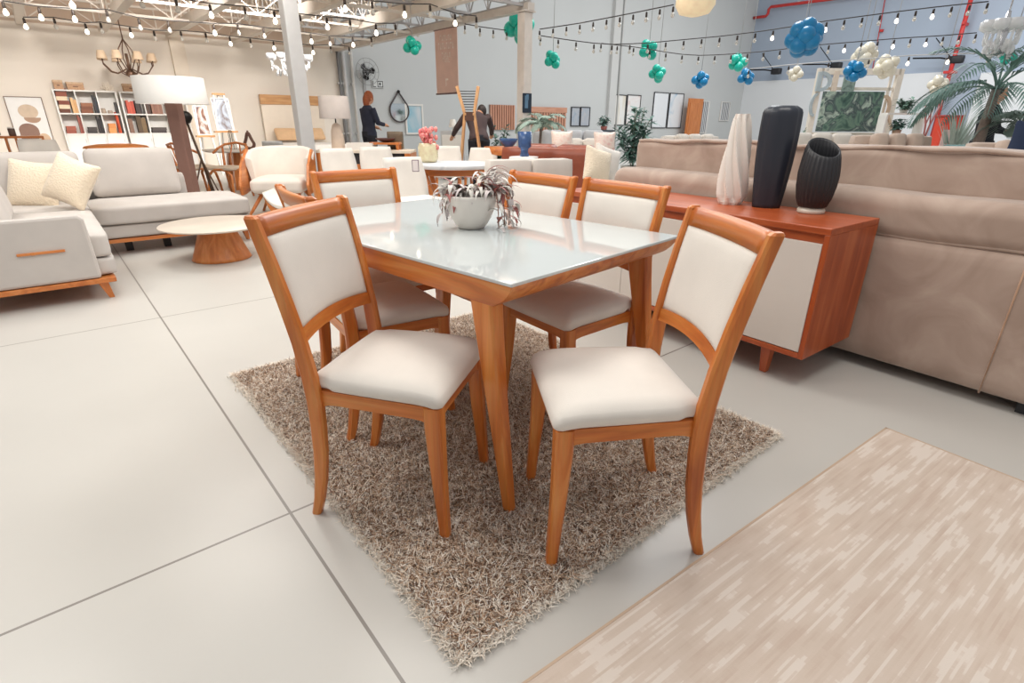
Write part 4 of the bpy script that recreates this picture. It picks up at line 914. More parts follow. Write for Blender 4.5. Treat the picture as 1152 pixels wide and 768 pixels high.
mb = MB(); mb.lathe([(.06, 0), (.09, .005), (.105, .04), (.105, .16), (.09, .2), (.085, .2), (.1, .15), (.1, .04), (.06, .02)], 24, fn=lambda a, z: 1+.04*math.cos(10*a)); obj('glass_body', mb, plain('amber_glass', (255, 236, 198), .08, trans=.3, noise=.12, scale=25), t)
mb = MB(); r2 = random.Random(3)
for i in range(46):
    a = r2.uniform(0, 2*PI); rr_ = r2.uniform(0, .11); mb.sphere((rr_*math.cos(a), rr_*math.sin(a), r2.uniform(.14, h_-.02)), (.022, .022, .03), 7, 5)
obj('flowers', mb, artmat('dried_flowers', [(230, 120, 124), (242, 166, 150), (216, 96, 110), (246, 192, 150)], 20, 0), t)
mb = MB(); 
for i in range(14):
    a = r2.uniform(0, 2*PI); mb = MB(); mb.tube([(.03*math.cos(a), .03*math.sin(a), .02), (.07*math.cos(a), .07*math.sin(a), .16)], .004, 5); obj('stem', mb, plain('straw_stems', (222, 176, 96), .7), t)
for px, D, h, rz, lb in ((388, 6.9, ZT(388, 168, 6.9), .75+CAMROT, 'white upholstered chair in front of the counter end, turned to the right'),
    (427, 7.5, ZT(427, 166, 7.5), CAMROT+.5, 'white upholstered chair in front of the counter, below the dark plum bowl'),
    (502.5, 8.7, ZT(507, 165, 8.7), CAMROT+.15, 'white upholstered chair behind the oval table, just right of the amber vase'),
    (539, 8.7, ZT(537, 167, 8.7), CAMROT-.2, 'white upholstered chair behind the oval table, directly under the wooden sculpture'),
    (566, 6.15, ZT(566, 178, 6.15), CAMROT-.9, 'white upholstered chair at the right end of the oval table')):
    shell_chair(lb, FL(px, D), rz, h)
p = FL(468, 5.3); c = shell_chair('white upholstered chair with a small price tag, nearest the far end of the glass table', p, CAMROT+.75, ZT(460, 177, 5.5))
tgp = MB(); tgp.box(.0, .06, -.004, 0, 0, .1); tgp.cur = 1; tgp.box(.006, .054, -.006, -.004, .006, .094)
q = WD(464, 193, 4.98)
o = obj('price_tag', tgp, [plain('tag_edge', (120, 96, 110), .5), plain('tag_white', (226, 218, 216), .5)], None, q, rz=CAMROT); tag(o, 'small framed price tag hanging on the white chair behind the glass table', 'tag')
# ---- tall wooden sculpture with dark strings
D_ = 9.35; p = FL(527, D_); zt = ZT(527, 97, D_); zw = ZT(527, 128, D_)
t = thing('sculpture', 'tall hourglass wooden sculpture with dark strings behind the oval table', 'sculpture', p, CAMROT)
def hx(px): return (WD(px, 120, D_)-WD(527, 120, D_)).dot(RX)
for s, xt, xw, xb in ((-1, hx(515), hx(523.5), hx(513)), (1, hx(539), hx(534), hx(547))):
    mb = MB(); mb.tube([(xb, .14, 0), (xw, 0, zw), (xt, .05, zt)], (.065, .05)); obj('upright', mb, palewood(2), t, bevel=.004)
    mb = MB(); mb.tube([(xb, -.14, 0), (xw, 0, zw)], (.04, .035)); obj('rear_upright', mb, palewood(2), t, bevel=.004)
mb = MB()
for i in range(9):
    q = .06+.86*i/9; xa, xb = hx(523.5)+(hx(515)-hx(523.5))*q, hx(534)+(hx(539)-hx(534))*q; mb.tube([(xa, .02+.04*q, zw+(zt-zw)*q), (xb, .02+.04*q, zw+(zt-zw)*q)], .006, 5)
obj('strings', mb, DARK, t)
mb = MB(); mb.box(hx(523.5), hx(534), -.03, .03, zw-.1, zw+.03); obj('waist_block', mb, plain('dark_walnut', (92, 60, 46), .5), t)
# ---- pale sofa back right behind the table, brown leather sofa, blue glass
D_ = 4.65; a, b = WD(551, 178, D_), WD(646, 181, D_+.3); c = (a+b)/2; ang = math.atan2(b.y-a.y, b.x-a.x)
zt = ZT(600, 179.5, D_+.15)
t = thing('sofa', 'pale grey upholstered loveseat seen from behind, beyond the dining chairs', 'sofa', (c.x, c.y, 0), ang); w2 = (b-a).length/2
BG = fabric('stone_grey_fabric', (206, 198, 190))
for s in (-1, 1): mb = MB(); mb.cushion(w2-.004, .16, zt-.1, r=.025, c=(s*w2/2, .08, .1+(zt-.1)/2), n=8); obj('back_panel', mb, BG, t)
mb = MB(); mb.cushion(2*w2, .75, .3, r=.04, c=(0, .53, .27), n=8); obj('seat_base', mb, BG, t)
mb = MB(); mb.cushion(2*w2-.04, .6, .14, r=.04, puff=.01, c=(0, .50, .47), n=8); obj('seat_cushion', mb, BG, t)
for sx in (-1, 1):
    for y in (.1, .8): taper_leg(sx*(w2-.08), y, .13, .05, .03, 0, 0, orangewood(2), t)
LEA = plain('brown_leather', (142, 72, 50), .35, noise=.15, scale=5, bmp=.1, bscale=200)
D_ = 7.7; a, b = WD(598, 165, D_), WD(668, 166, D_-.4); c = (a+b)/2; ang = math.atan2(b.y-a.y, b.x-a.x)
gsofa('brown leather sofa partly hidden behind the pale grey loveseat', (c.x, c.y, 0)+(FH*.0)[:] if False else V(c.x, c.y, 0), ang+PI, (b-a).length+.5, .85, .42, ZT(630, 164, D_), .60, LEA, 2)
for px, py, D, rl, lb, mt in ((672, 186, 6.6, .25, 'ivory cushion leaning at the end of the brown leather sofa', IV), (682, 184, 6.75, .3, 'dark edged white cushion leaning against the ivory one', WHITEF)):
    pillow(px, py, D, CAMROT+.6, -.2, rl, .4, lb, mt)
p = FL(571, 9.2); zt = ZT(558, 165, 9.2)
t = thing('side_table', 'brown topped round table carrying the blue glassware', 'table', p); mb = MB(); mb.lathe([(.01, zt-.12), (.36, zt-.12), (.38, zt-.1), (.38, zt), (.01, zt)], 36); obj('top', mb, orangewood(0), t); mb = MB(); mb.lathe([(.25, 0), (.25, .03), (.05, .06), (.05, zt-.12)], 20); obj('pedestal', mb, DARK, t)
BLUG = plain('blue_glass', (86, 122, 178), .1, trans=.5, noise=.2, scale=12)
q = WD(572, 168, 9.0); t = thing('bowl', 'wide blue glass bowl on the brown topped table', 'bowl', (q.x, q.y, zt+.001)); mb = MB(); mb.lathe([(.06, 0), (.07, .01), (.13, .08), (.15, .13), (.14, .13), (.11, .06), (.04, .02)], 28); obj('body', mb, BLUG, t)
q = WD(590, 172, 6.9); zq = .0
p2 = V(q.x, q.y, 0); zs = ZT(590, 176, 6.9)
t = thing('side_table', 'small pale round stand under the tall blue glass vase', 'table', p2); mb = MB(); mb.lathe([(.01, zs-.03), (.16, zs-.03), (.17, zs), (.01, zs)], 28); obj('top', mb, WHITEP, t); mb = MB(); mb.lathe([(.12, 0), (.12, .02), (.02, .04), (.02, zs-.03)], 16); obj('pedestal', mb, GREYP, t)
t = thing('vase', 'tall blue cylinder glass vase beside the blue bowl', 'vase', (q.x, q.y, zs+.001)); H_ = ZT(590, 148, 6.9)-zs; mb = MB(); mb.lathe([(.05, 0), (.06, .01), (.045, .05), (.05, .09), (.08, .11), (.085, H_), (.078, H_), (.07, .13), (.02, .11)], 28); obj('body', mb, BLUG, t)
# ---- far light sofas
def farsofa(px0, px1, ptop, D, label, mat, rz=CAMROT, n=3, ah=.55):
    a, b = FL(px0, D), FL(px1, D); c = (a+b)/2; zt = ZT((px0+px1)/2, ptop, D); return gsofa(label, c, rz, (b-a).length, .9, .42, max(zt, .62), ah, mat, n)
OFFW = fabric('off_white_sofa', (224, 216, 206)); LGS = fabric('cool_grey_sofa', (202, 202, 204)); PINKB = fabric('dusty_beige_sofa', (204, 182, 166))
farsofa(600, 690, 148, 12.0, 'pale grey three seat sofa far back below the twin city prints', LGS)
farsofa(625, 690, 158, 9.6, 'off white sofa with pink cushions beyond the brown leather sofa', OFFW, CAMROT, 2)
for px, py, D, lb, c in ((632, 160, 9.1, 'pink patterned cushion on the off white sofa', (226, 190, 176)), (680, 161, 9.05, 'dusty pink cushion at the right end of the off white sofa', (222, 180, 172))):
    pillow(px, py, D, CAMROT, -.3, 0, .36, lb, artmat('cushion_%d' % px, [c, (236, 220, 208), c], 14, 0))
farsofa(752, 822, 153, 10.3, 'off white sofa beyond the taupe sofa back, below the white framed prints', OFFW, CAMROT+.2)
farsofa(885, 975, 152, 9.5, 'off white sofa in front of the tall photo wall', OFFW, CAMROT-.1)
farsofa(975, 1062, 153, 7.6, 'dusty beige sofa beyond the taupe sofa, under the little shelf plants', PINKB, CAMROT-.1)
farsofa(1118, 1205, 162, 5.4, 'beige sofa at the right edge of the view with a navy cushion', PINKB, CAMROT-.3)
pillow(1163, 166, 4.9, CAMROT-.3, -.3, .2, .4, 'navy cushion on the beige sofa at the right edge', plain('navy_cloth', (40, 52, 78), .9))
# ---- plants
LEAFD = plain('leaf_dark_green', (106, 138, 128), .55, noise=.25, scale=10); LEAFM = plain('leaf_mid_green', (116, 146, 130), .55, noise=.2, scale=10); LEAFL = plain('leaf_pale_green', (150, 170, 158), .6, noise=.2, scale=10)
POTW = plain('white_planter', (218, 212, 204), .5); POTG = plain('grey_planter', (150, 146, 142), .6)
def planter(t, r, h, mat, z=0): mb = MB(); mb.lathe([(r*.75, z), (r*.8, z+.01), (r, z+h), (r*.9, z+h), (r*.85, z+h*.85), (r*.2, z+h*.82)], 24); obj('pot', mb, mat, t)
def frond(mb, base, az, L, droop, nl, lw, ll, lift=1.1, stem=None):
    p = Vector(base); el = lift; d = V(math.cos(az), math.sin(az), 0); side = V(-math.sin(az), math.cos(az), 0); pts = []
    for i in range(12):
        pts.append(p.copy()); p = p+(d*math.cos(el)+V(0, 0, 1)*math.sin(el))*(L/11); el -= droop/11
    (stem or mb).tube(pts, [.012*(1-.8*i/11)+.002 for i in range(12)], 5)
    for i in range(nl):
        q = .18+.82*i/(nl-1); k_ = q*11*.999; j = int(k_); b = pts[j].lerp(pts[min(j+1, 11)], k_-j); t_ = (pts[min(j+1, 11)]-pts[max(j-1, 0)]).normalized(); le = ll*math.sin(PI*(.18+.8*q))**.7
        for s in (-1, 1):
            dr = (t_*.75+side*s*.75+V(0, 0, -.12)).normalized(); e1 = b+dr*le*.5+V(0, 0, .01); e2 = b+dr*le+V(0, 0, -.22*le); w = dr.cross(V(0, 0, 1)).normalized()*lw
            mb.add([b, e1-w, e1+w, e2], [(0, 1, 2), (1, 3, 2)], False)
def palm(label, p, h, L, nf, rot, pot=True, seed=1, trunk=.06, leafm=LEAFD, lift=(.5, 1.3), ll=.3):
    r = random.Random(seed); t = thing('palm', label, 'plant', p, 0)
    if pot: planter(t, .24, .36, POTW)
    mb = MB(); mb.tube([(0, 0, .2), (.02, .01, h*.5), (.05, 0, h)], [trunk*1.2, trunk, trunk*.7], 10); obj('trunk', mb, plain('palm_trunk', (134, 118, 108), .8, noise=.2, scale=20, bmp=.5, bscale=30), t)
    for i in range(nf):
        mb = MB(); frond(mb, (.05, 0, h), rot+2*PI*i/nf+r.uniform(-.2, .2), L*r.uniform(.8, 1.1), r.uniform(1.2, 2.0), 22, .014, ll, r.uniform(*lift)); obj('frond', mb, leafm, t)
    return t
def bush(label, p, h, w, n, mat, name='potted_plant', pot=(.14, .2), leaf=(.09, .02), seed=1, z0=0, potm=None, cat='plant', stems=8):
    r = random.Random(seed); t = thing(name, label, cat, p, 0); ph = 0
    if pot: planter(t, pot[0], pot[1], potm or POTW); ph = pot[1]*.8
    mb = MB(); sm = MB()
    for i in range(stems):
        a = 2*PI*i/stems+r.uniform(-.3, .3); e = V(math.cos(a)*w*.35*r.uniform(.3, 1), math.sin(a)*w*.35*r.uniform(.3, 1), h*r.uniform(.6, .95)); b = V(0, 0, ph); sm.tube([b, b.lerp(e, .5)+V(0, 0, h*.05), e], .006, 5)
        for k_ in range(n//stems):
            q = r.uniform(.25, 1); c = b.lerp(e, q); az = r.uniform(0, 2*PI); L = leaf[0]*r.uniform(.7, 1.3); d = V(math.cos(az), math.sin(az), r.uniform(-.5, .7)).normalized(); s_ = d.cross(V(0, 0, 1)).normalized()*leaf[1]
            mid = c+d*L*.5+V(0, 0, .01); mb.add([c, mid-s_, mid+s_, c+d*L+V(0, 0, -.1*L)], [(0, 1, 2), (1, 3, 2)], False)
    obj('foliage', mb, mat, t); obj('stems', sm, plain('green_stem', (110, 112, 88), .7), t); return t
def spiky(label, p, h, n, mat, spread=.5, pot=(.15, .22), seed=1, w=.02, name='spiky_plant'):
    r = random.Random(seed); t = thing(name, label, 'plant', p, 0); planter(t, pot[0], pot[1], POTW); mb = MB()
    for i in range(n):
        az = r.uniform(0, 2*PI); L = (h-pot[1])*r.uniform(.7, 1.05); el = PI/2-r.uniform(.05, spread); pts = []; q = V(0, 0, pot[1]*.8); d = V(math.cos(az), math.sin(az), 0)
        for j in range(6): pts.append(q.copy()); q = q+(d*math.cos(el)+V(0, 0, 1)*math.sin(el))*L/5; el -= .06
        ribbon(mb, pts, w)
    obj('foliage', mb, mat, t); return t
D_ = 11.3; p = FL(562, D_); bush('small dark green bushy plant left of the cream column', p, ZT(562, 137, D_), .6, 260, LEAFD, seed=4, pot=(.18, .5), leaf=(.14, .035))
D_ = 9.8; p = FL(606, D_); palm('pale green fan of fronds right of the cream column, in front of the slatted panel', p, ZT(606, 138, D_)-.1, .52, 13, .3, True, 6, .03, LEAFL, ll=.22)
D_ = 11; p = FL(714, D_); bush('tall dark green leafy plant between the framed prints', p, ZT(714, 110, D_), 1.1, 520, LEAFD, seed=9, pot=(.22, .4), leaf=(.24, .035), stems=10)
D_ = 13.6; p = FL(677, D_); zt = ZT(675, 146, D_)
t = thing('shelf_unit', 'low dark shelf unit under the long framed prints', 'shelf', p, CAMROT); mb = MB(); mb.box(-.3, .26, -.2, .2, zt-.05, zt); obj('top', mb, plain('slate_shelf', (90, 98, 106), .5), t); mb = MB(); mb.box(-.28, .24, -.18, .18, .0, zt-.05); obj('body', mb, plain('slate_shelf_body', (120, 126, 132), .5), t)
bush('small plant with a red flower on the dark shelf unit', V(p.x+.05, p.y, zt+.001), .3, .4, 120, LEAFD, seed=3, pot=(.08, .08), leaf=(.12, .03), potm=plain('coral_pot', (214, 128, 118), .5))
D_ = 6.9; p = FL(806, D_); spiky('dark spiky rosette plant between the white and slate vases, behind the taupe sofa', p, ZT(806, 147, D_), 46, plain('leaf_slate', (76, 92, 98), .5, noise=.2), 1.25, pot=(.16, .75), w=.03, seed=5)
D_ = 10.8; bush('airy pale flowering plant behind the slate vase', FL(892, D_), ZT(888, 116, D_), .7, 260, LEAFL, seed=12, pot=(.16, .5), leaf=(.1, .025), stems=11)
# palms at the right
D_ = 7.6; p = FL(1100, D_, 163); zt = ZT(1105, 112, D_)
palm('big dark green palm with grey trunk at the right side of the view', p, zt+.12, 1.15, 15, .5, True, 2, .07, LEAFD, (.1, 1.35), .34)
D_ = 9.4; spiky('pale upright grassy plant left of the big palm trunk', FL(1077, D_), ZT(1082, 108, D_), 60, plain('leaf_silver_green', (172, 184, 174), .55, noise=.15), .35, pot=(.2, .5), seed=8, w=.02)
D_ = 7.4; p = FL(1143, D_); t = palm('fan leaved palm in a wide white pot right of the big palm trunk', p, ZT(1128, 140, D_), .46, 11, .1, True, 11, .03, plain('leaf_grey_green', (120, 136, 126), .6, noise=.2), (.4, 1.3), .3)
# ---- pictures and panels on the back wall
def wallpic(x0, x1, y0, y1, label, art, fm, yw=16.93, name='framed_print', cat='picture', fw=.03):
    a, b = WY(x0, y1, yw), WY(x1, y1, yw); zt = WY(x0, y0, yw).z; return framed(name, label, cat, ((a.x+b.x)/2, 16.985, a.z), b.x-a.x, zt-a.z, 0, 0, fm, art, fw, .04)
wallpic(642.5, 652.5, 120, 142, 'left one of the twin grey blue city prints', artmat('city_a', [(150, 164, 178), (178, 182, 188), (130, 146, 160)], 3, 1), DARK)
wallpic(653, 663.5, 120, 142, 'right one of the twin grey blue city prints', artmat('city_b', [(186, 184, 186), (168, 176, 186), (200, 180, 172)], 3, 1), DARK)
wallpic(683.5, 703, 105.5, 141, 'tall white print with a faint golden landscape beside the leafy plant', artmat('tall_a', [(226, 226, 224), (232, 230, 226), (220, 212, 196), (230, 220, 196)], 1, 1, (2, 1, .6)), DARK)
wallpic(704, 719, 106, 141, 'tall white print with pink flecks half hidden by the leafy plant', artmat('tall_b', [(228, 228, 228), (232, 228, 226), (220, 190, 186)], 2, 1), DARK)
wallpic(733, 749.5, 103, 144, 'tall white print with blue flower, left of the pair by the orange panel', artmat('blue_a', [(232, 233, 234), (228, 231, 234), (230, 232, 234), (160, 190, 212)], .9, .8), DARK)
wallpic(750.5, 766, 104, 144, 'tall white print with blue flower, right of the pair by the orange panel', artmat('blue_b', [(168, 194, 214), (230, 232, 234), (228, 231, 234), (230, 232, 234)], .9, .8), DARK)
def slatpanel(x0, x1, y0, y1, label, n):
    a, b = WY(x0, y1, 16.9), WY(x1, y1, 16.9); zt = WY(x0, y0, 16.9).z; t = thing('slatted_panel', label, 'panel', ((a.x+b.x)/2, 16.999, a.z)); w = b.x-a.x; h = zt-a.z
    mb = MB(); mb.box(-w/2, w/2, -.03, 0, 0, h); obj('backing', mb, plain('slat_back_grey', (150, 136, 130), .7), t); mb = MB()
    for i in range(n): x = -w/2+w*(i+.5)/n; mb.box(x-w/n*.3, x+w/n*.3, -.08, -.03, 0, h)
    obj('slats', mb, wood('pink_slat_wood', 2, (196, 136, 108), (210, 152, 124), (222, 168, 140)), t, bevel=.003); return t, w, h
slatpanel(552, 580, 117.5, 146, 'slatted pinkish wood panel left of the cream column', 11)
t, w, h = slatpanel(586, 637, 119.5, 148, 'wide slatted pinkish wood panel with a top band, right of the cream column', 17)
mb = MB(); mb.box(-w/2, w/2, -.1, -.08, h-.2, h); obj('top_band', mb, wood('pink_slat_wood_x', 0, (196, 136, 108), (210, 152, 124), (222, 168, 140)), t, bevel=.003)
for x0, x1, y0, y1, lb, mt in ((773, 789, 110, 149, 'plain orange wood panel leaning by the far corner', orangewood(2)), ):
    a, b = WY(x0, y1, 16.4), WY(x1, y1, 16.4); zt = WY(x0, y0, 16.4).z; mb = MB(); mb.box(a.x, b.x, 16.5, 16.56, .01, zt); mb.box(a.x+.1, b.x-.1, 16.48, 16.5, .2, zt-.2); tag(obj('wood_panel', mb, mt, None, bevel=.006), lb, 'panel')
def zebra():
    m, nt, b = newmat('zebra_pattern'); mp = mapping(nt, (1, 1, .5)); w = node(nt, 'ShaderNodeTexWave'); w.inputs['Scale'].default_value = 2.2; w.inputs['Distortion'].default_value = 3; nt.links.new(mp.outputs[0], w.inputs['Vector']); r = ramp(nt, [(.4, lin((96, 98, 102))), (.6, lin((224, 224, 224)))]); nt.links.new(w.outputs['Fac'], r.inputs[0]); nt.links.new(r.outputs[0], b.inputs['Base Color']); return m
ZB_ = zebra()
for x0, x1, y0, y1, lb in ((789, 799, 113, 150, 'grey and white wavy striped panel beside the orange wood panel'), (814, 824, 114, 136, 'grey and white wavy striped panel hung nearest the far corner')): wallpic(x0, x1, y0, y1, lb, ZB_, WHITEP, 16.7, 'wavy_panel', 'panel')
# teardrop mirror on strap
p = WY(448, 103, 16.95); bm_ = WY(448, 137, 16.95).z; R_ = (WY(459, 125, 16.95).x-WY(438, 125, 16.95).x)/2; zc = bm_+R_
t = thing('mirror', 'teardrop mirror hanging from a dark strap on the grey wall', 'mirror', (p.x, 16.98, zc))
zt = p.z-zc; pts = []; a0 = math.asin(min(.98, R_/zt)); 
arc = [(R_*math.cos(a), R_*math.sin(a)) for a in [a0-(PI+2*a0)*i/40 for i in range(41)]]
poly = arc
mb = MB(); mb.prism(list(reversed(poly)), -.03, -.012, Matrix(((1, 0, 0, 0), (0, 0, 1, 0), (0, 1, 0, 0), (0, 0, 0, 1)))); 
obj('glass', mb, plain('mirror_glass', (212, 222, 228), .05, 1, noise=.01), t)
mb = MB(); mb.tube([(0, -.03, zt)]+[(x, -.03, z) for x, z in arc]+[(0, -.03, zt)], .025, 6); obj('strap', mb, plain('strap_dark', (84, 76, 76), .6), t)
mb = MB(); mb.sphere((0, -.05, zt), .05); obj('hook', mb, BLACKM, t)
# leaning mirror frame with a blue picture
wallpic(474, 494.5, 116, 152, 'white framed mirror showing a pale blue picture behind the amber vase', artmat('mirror_blue', [(222, 226, 228), (150, 194, 210), (206, 214, 218), (226, 228, 228)], 1.0, .5), WHITEP, 16.0, 'framed_mirror', 'mirror', .06)
D_ = 12.4; p = FL(510, D_); zt = ZT(510, 147, D_)
t = thing('side_table', 'grey cabinet under the small white lamp left of the bending person', 'cabinet', p, CAMROT); mb = MB(); mb.box(-.25, .25, -.2, .2, .05, zt); obj('body', mb, GREYP, t, bevel=.005); mb = MB(); mb.box(-.22, .22, -.215, -.2, .1, zt-.08); d = obj('door', mb, WHITEP, t, bevel=.004); mb = MB(); mb.sphere((.17, -.23, zt*.6), .015); obj('knob', mb, BLACKM, d); mb = MB(); mb.box(-.23, .23, -.18, .18, 0, .05); obj('plinth', mb, DARK, t)
t = thing('table_lamp', 'small white lamp with conical shade left of the bending person', 'lamp', (p.x, p.y, zt+.001)); h_ = ZT(510, 134, D_)-zt; mb = MB(); mb.lathe([(.09, h_*.3), (.05, h_), (.045, h_), (.085, h_*.3)], 20, cap=False); obj('lamp_shade', mb, WHITEP, t); mb = MB(); mb.lathe([(.05, 0), (.05, .01), (.015, .02), (.015, h_*.6)], 14); obj('base', mb, WHITEP, t)
# wall fan, sign, cables
p = WY(410, 81, 16.9); t = thing('wall_fan', 'black wall mounted fan on the grey wall', 'fan', (p.x, 16.99, p.z))
mb = MB()
for r in (.12, .25, .37): mb.tube([(r*math.cos(2*PI*i/28), -.3+.04*(.37-r)*-2, r*math.sin(2*PI*i/28)) for i in range(29)], .008, 5)
for i in range(10): a = 2*PI*i/10; mb.tube([(0, -.34, 0), (.37*math.cos(a), -.3, .37*math.sin(a))], .005, 4)
obj('guard', mb, plain('fan_guard', (150, 150, 150), .4, .3), t)
mb = MB()
for i in range(3):
    a = 2*PI*i/3+.3; mb.prism([(.03, -.03), (.2, -.12), (.26, -.02), (.2, .08), (.03, .03)], -.01, .01, Matrix.Translation((0, -.28, 0))@Matrix.Rotation(PI/2, 4, 'X')@Matrix.Rotation(a, 4, 'Z')@Matrix.Rotation(.3, 4, 'X'))
obj('blades', mb, BLACKM, t)
mb = MB(); mb.tube([(0, 0, -.1), (0, -.1, -.06), (0, -.22, 0)], .03, 8); mb.lathe([(.1, -.05), (.1, .05), (.05, .08)], 16, M=Matrix.Translation((0, -.2, 0))@Matrix.Rotation(PI/2, 4, 'X')); obj('motor', mb, BLACKM, t)
mb = MB(); mb.box(-.04, .04, -.03, 0, -1.3, -.1); mb.box(-.05, .05, -.06, 0, -1.45, -1.3); obj('cable_duct', mb, plain('duct_grey', (168, 168, 168), .5), t)
p = WY(425.5, 94.5, 16.95); t = thing('sign', 'tiny pale pictogram sign on the grey wall beside the fan', 'sign', (p.x, 16.99, p.z)); mb = MB(); mb.box(-.2, .2, -.03, 0, -.11, .11); obj('plate', mb, plain('sign_pale', (208, 210, 208), .5), t); mb = MB()
for q in ((-.02, .17, -.09, -.07), (-.02, .17, .07, .09), (-.02, .0, -.07, .07), (.15, .17, -.07, .07), (.04, .09, -.03, .04), (-.18, -.16, -.09, .09), (-.16, -.08, -.09, -.07)): mb.box(q[0], q[1], -.034, -.03, q[2], q[3])
obj('pictogram', mb, DARK, t)
for px, r, c, lb in ((386, .035, (120, 118, 118), 'dark vertical pipe at the corner of the grey wall'), (392, .06, (196, 194, 192), 'pale vertical pipe beside the dark one at the wall corner'), (401, .045, (208, 204, 198), 'cream vertical pipe ending in a valve near the wall corner')):
    p = WY(px, 120, 16.85); t = thing('wall_pipe', lb, 'pipe', (p.x, 16.90, 0)); mb = MB(); mb.tube([(0, 0, .0), (0, 0, 3.1)], r, 10); obj('pipe', mb, plain('pipe_%d' % px, c, .5), t); mb = MB()
    for z in (.8, 2.2): mb.box(-r*1.5, r*1.5, -.02, .09, z-.03, z+.03)
    obj('clamp', mb, GREYP, t)
# red sprinkler pipes on the right wall
RED = plain('red_pipe_paint', (196, 52, 48), .4)
a, b, c_ = WX(834, 22, 30.7), WX(845, 12, 30.7), WX(935, -1, 30.7)
t = thing('sprinkler_pipe', 'red pipe running along the top of the right wall from the far corner', 'pipe', (30.7, 16.7, 0)); mb = MB(); z_ = a.z
mb.tube([(0, .25, z_), (0, -.4, z_), (0, -.5, z_+.1), (0, -.5, c_.z-.05), (0, -.6, c_.z+.05), (0, c_.y-16.7, c_.z), (0, -14, c_.z)], .07, 8); obj('pipe', mb, RED, t); mb = MB(); 
for y in (-2, -5, -8): mb.box(-.03, .28, y-.05, y+.05, c_.z+.05, c_.z+.14)
obj('bracket', mb, GREYP, t)
a = WX(1092, 0, 30.45); t = thing('sprinkler_pipe', 'red vertical riser pipe on the right wall behind the palm', 'pipe', (30.45, WX(1075, 60, 30.45).y, 0)); mb = MB(); mb.tube([(0, 0, 0), (0, 0, 6.95)], .085, 10); obj('pipe', mb, RED, t); mb = MB(); mb.box(-.2, .2, -.2, .2, 3.2, 3.3); mb.box(-.15, .5, -.05, .05, 5, 5.1); obj('flange', mb, RED, t)
a = WX(990, 40, 30.85); t = thing('sprinkler_pipe', 'thin red line running down the right wall above the photo wall', 'pipe', (30.93, a.y, 0)); mb = MB(); mb.tube([(0, 0, 3.4), (0, .2, 6.9)], .02, 8); obj('pipe', mb, RED, t); mb = MB(); mb.box(-.06, .06, -.06, .06, 5.1, 5.2); obj('clamp', mb, RED, t)
# flood lights on short brackets on the right wall
for px, py, lb in ((938, 74, 'black flood light arm above the photo wall'), (1073, 67, 'black flood light arm beside the red riser pipe'), (826, 83, 'black flood light arm in the far corner')):
    a = WX(px, py, 30.4); t = thing('flood_light', lb, 'lamp', (30.80, min(a.y, 15.2), a.z)); mb = MB(); mb.tube([(0, 0, 0), (-.35, .5, .1), (-.4, 1.5, .15)], .035, 6); mb.tube([(-.1, .1, 0), (-.2, .9, .9)], .02, 5); obj('arm', mb, BLACKM, t); mb = MB(); mb.cushion(.25, .5, .3, r=.05, c=(-.35, -.1, 0), n=3); obj('lamp_head', mb, DARK, t)
# ---- photo wall: cream openwork frame around a jungle picture
D_ = 15; c0 = WD(950, 150, D_); 
def pw(px, py): q = WD(px, py, D_); return ((q-c0).dot(RX), q.z)
t = thing('photo_wall', 'tall cream openwork frame with a jungle picture and a letter D', 'photo wall', (c0.x, c0.y, 0), CAMROT)
xl, xr = pw(911, 140)[0], pw(998, 140)[0]; zt = pw(950, 77)[1]
mb = MB()
for x in (xl, xr): mb.box(x-.07, x+.07, -.06, .06, 0, zt)
mb.box(xl, xr, -.06, .06, zt-.14, zt); mb.box(xl, xr, -.06, .06, .45, .6); obj('outer_frame', mb, plain('photo_wall_cream', (232, 222, 208), .6), t, bevel=.006)
x0, x1 = pw(917, 140)[0], pw(984, 140)[0]; z1, z0 = pw(950, 103)[1], pw(950, 148)[1]
mb = MB(); mb.box(x0, x1, -.1, -.062, z0, z1); obj('jungle_picture', mb, artmat('jungle_art', [(44, 66, 62), (66, 96, 86), (110, 138, 120), (62, 76, 80), (180, 196, 180), (70, 104, 96)], 2.2, 1.2), t)
mb = MB(); mb.box(xl, xr, -.02, .02, z0-.15, z0-.02); mb.box(xl, xr, -.02, .02, z1+.03, z1+.1); mb.box(x1+.1, x1+.16, -.02, .02, .5, zt-.1); obj('cross_bars', mb, plain('photo_wall_cream', (232, 222, 208), .6), t)
def ringpart(nm, cx, cz, rx_, rz_, a0, a1, wd, mat):
    mb = MB(); mb.tube([(cx+rx_*math.cos(a0+(a1-a0)*i/20), -.07, cz+rz_*math.sin(a0+(a1-a0)*i/20)) for i in range(21)], (wd, .05), up=(0, 1, 0)); obj(nm, mb, mat, t)
LET = plain('letter_grey_blue', (176, 188, 192), .5)
cx, cz = pw(922, 92)[0], pw(922, 92)[1]
mb = MB(); mb.box(cx-.10, cx-.0, -.1, -.04, cz-.22, cz+.22); obj('letter_D_stem', mb, LET, t); ringpart('letter_D_bowl', cx-.02, cz, .24, .19, -PI/2, PI/2, .08, LET)
t.children[-1].name = 'letter_bowl'; t.children[-2].name = 'letter_stem'
cx = pw(938, 92)[0]; mb = MB(); mb.box(cx-.06, cx+.06, -.09, -.03, cz-.24, cz+.24); obj('letter_bar', mb, plain('letter_cream', (222, 206, 188), .5), t)
mb = MB(); q = pw(954, 93); mb.box(q[0]-.16, q[0]+.14, -.09, -.05, q[1]-.2, q[1]+.25); obj('small_jungle_panel', mb, artmat('jungle_art2', [(70, 90, 90), (140, 160, 150), (90, 110, 104)], 5, 1), t)
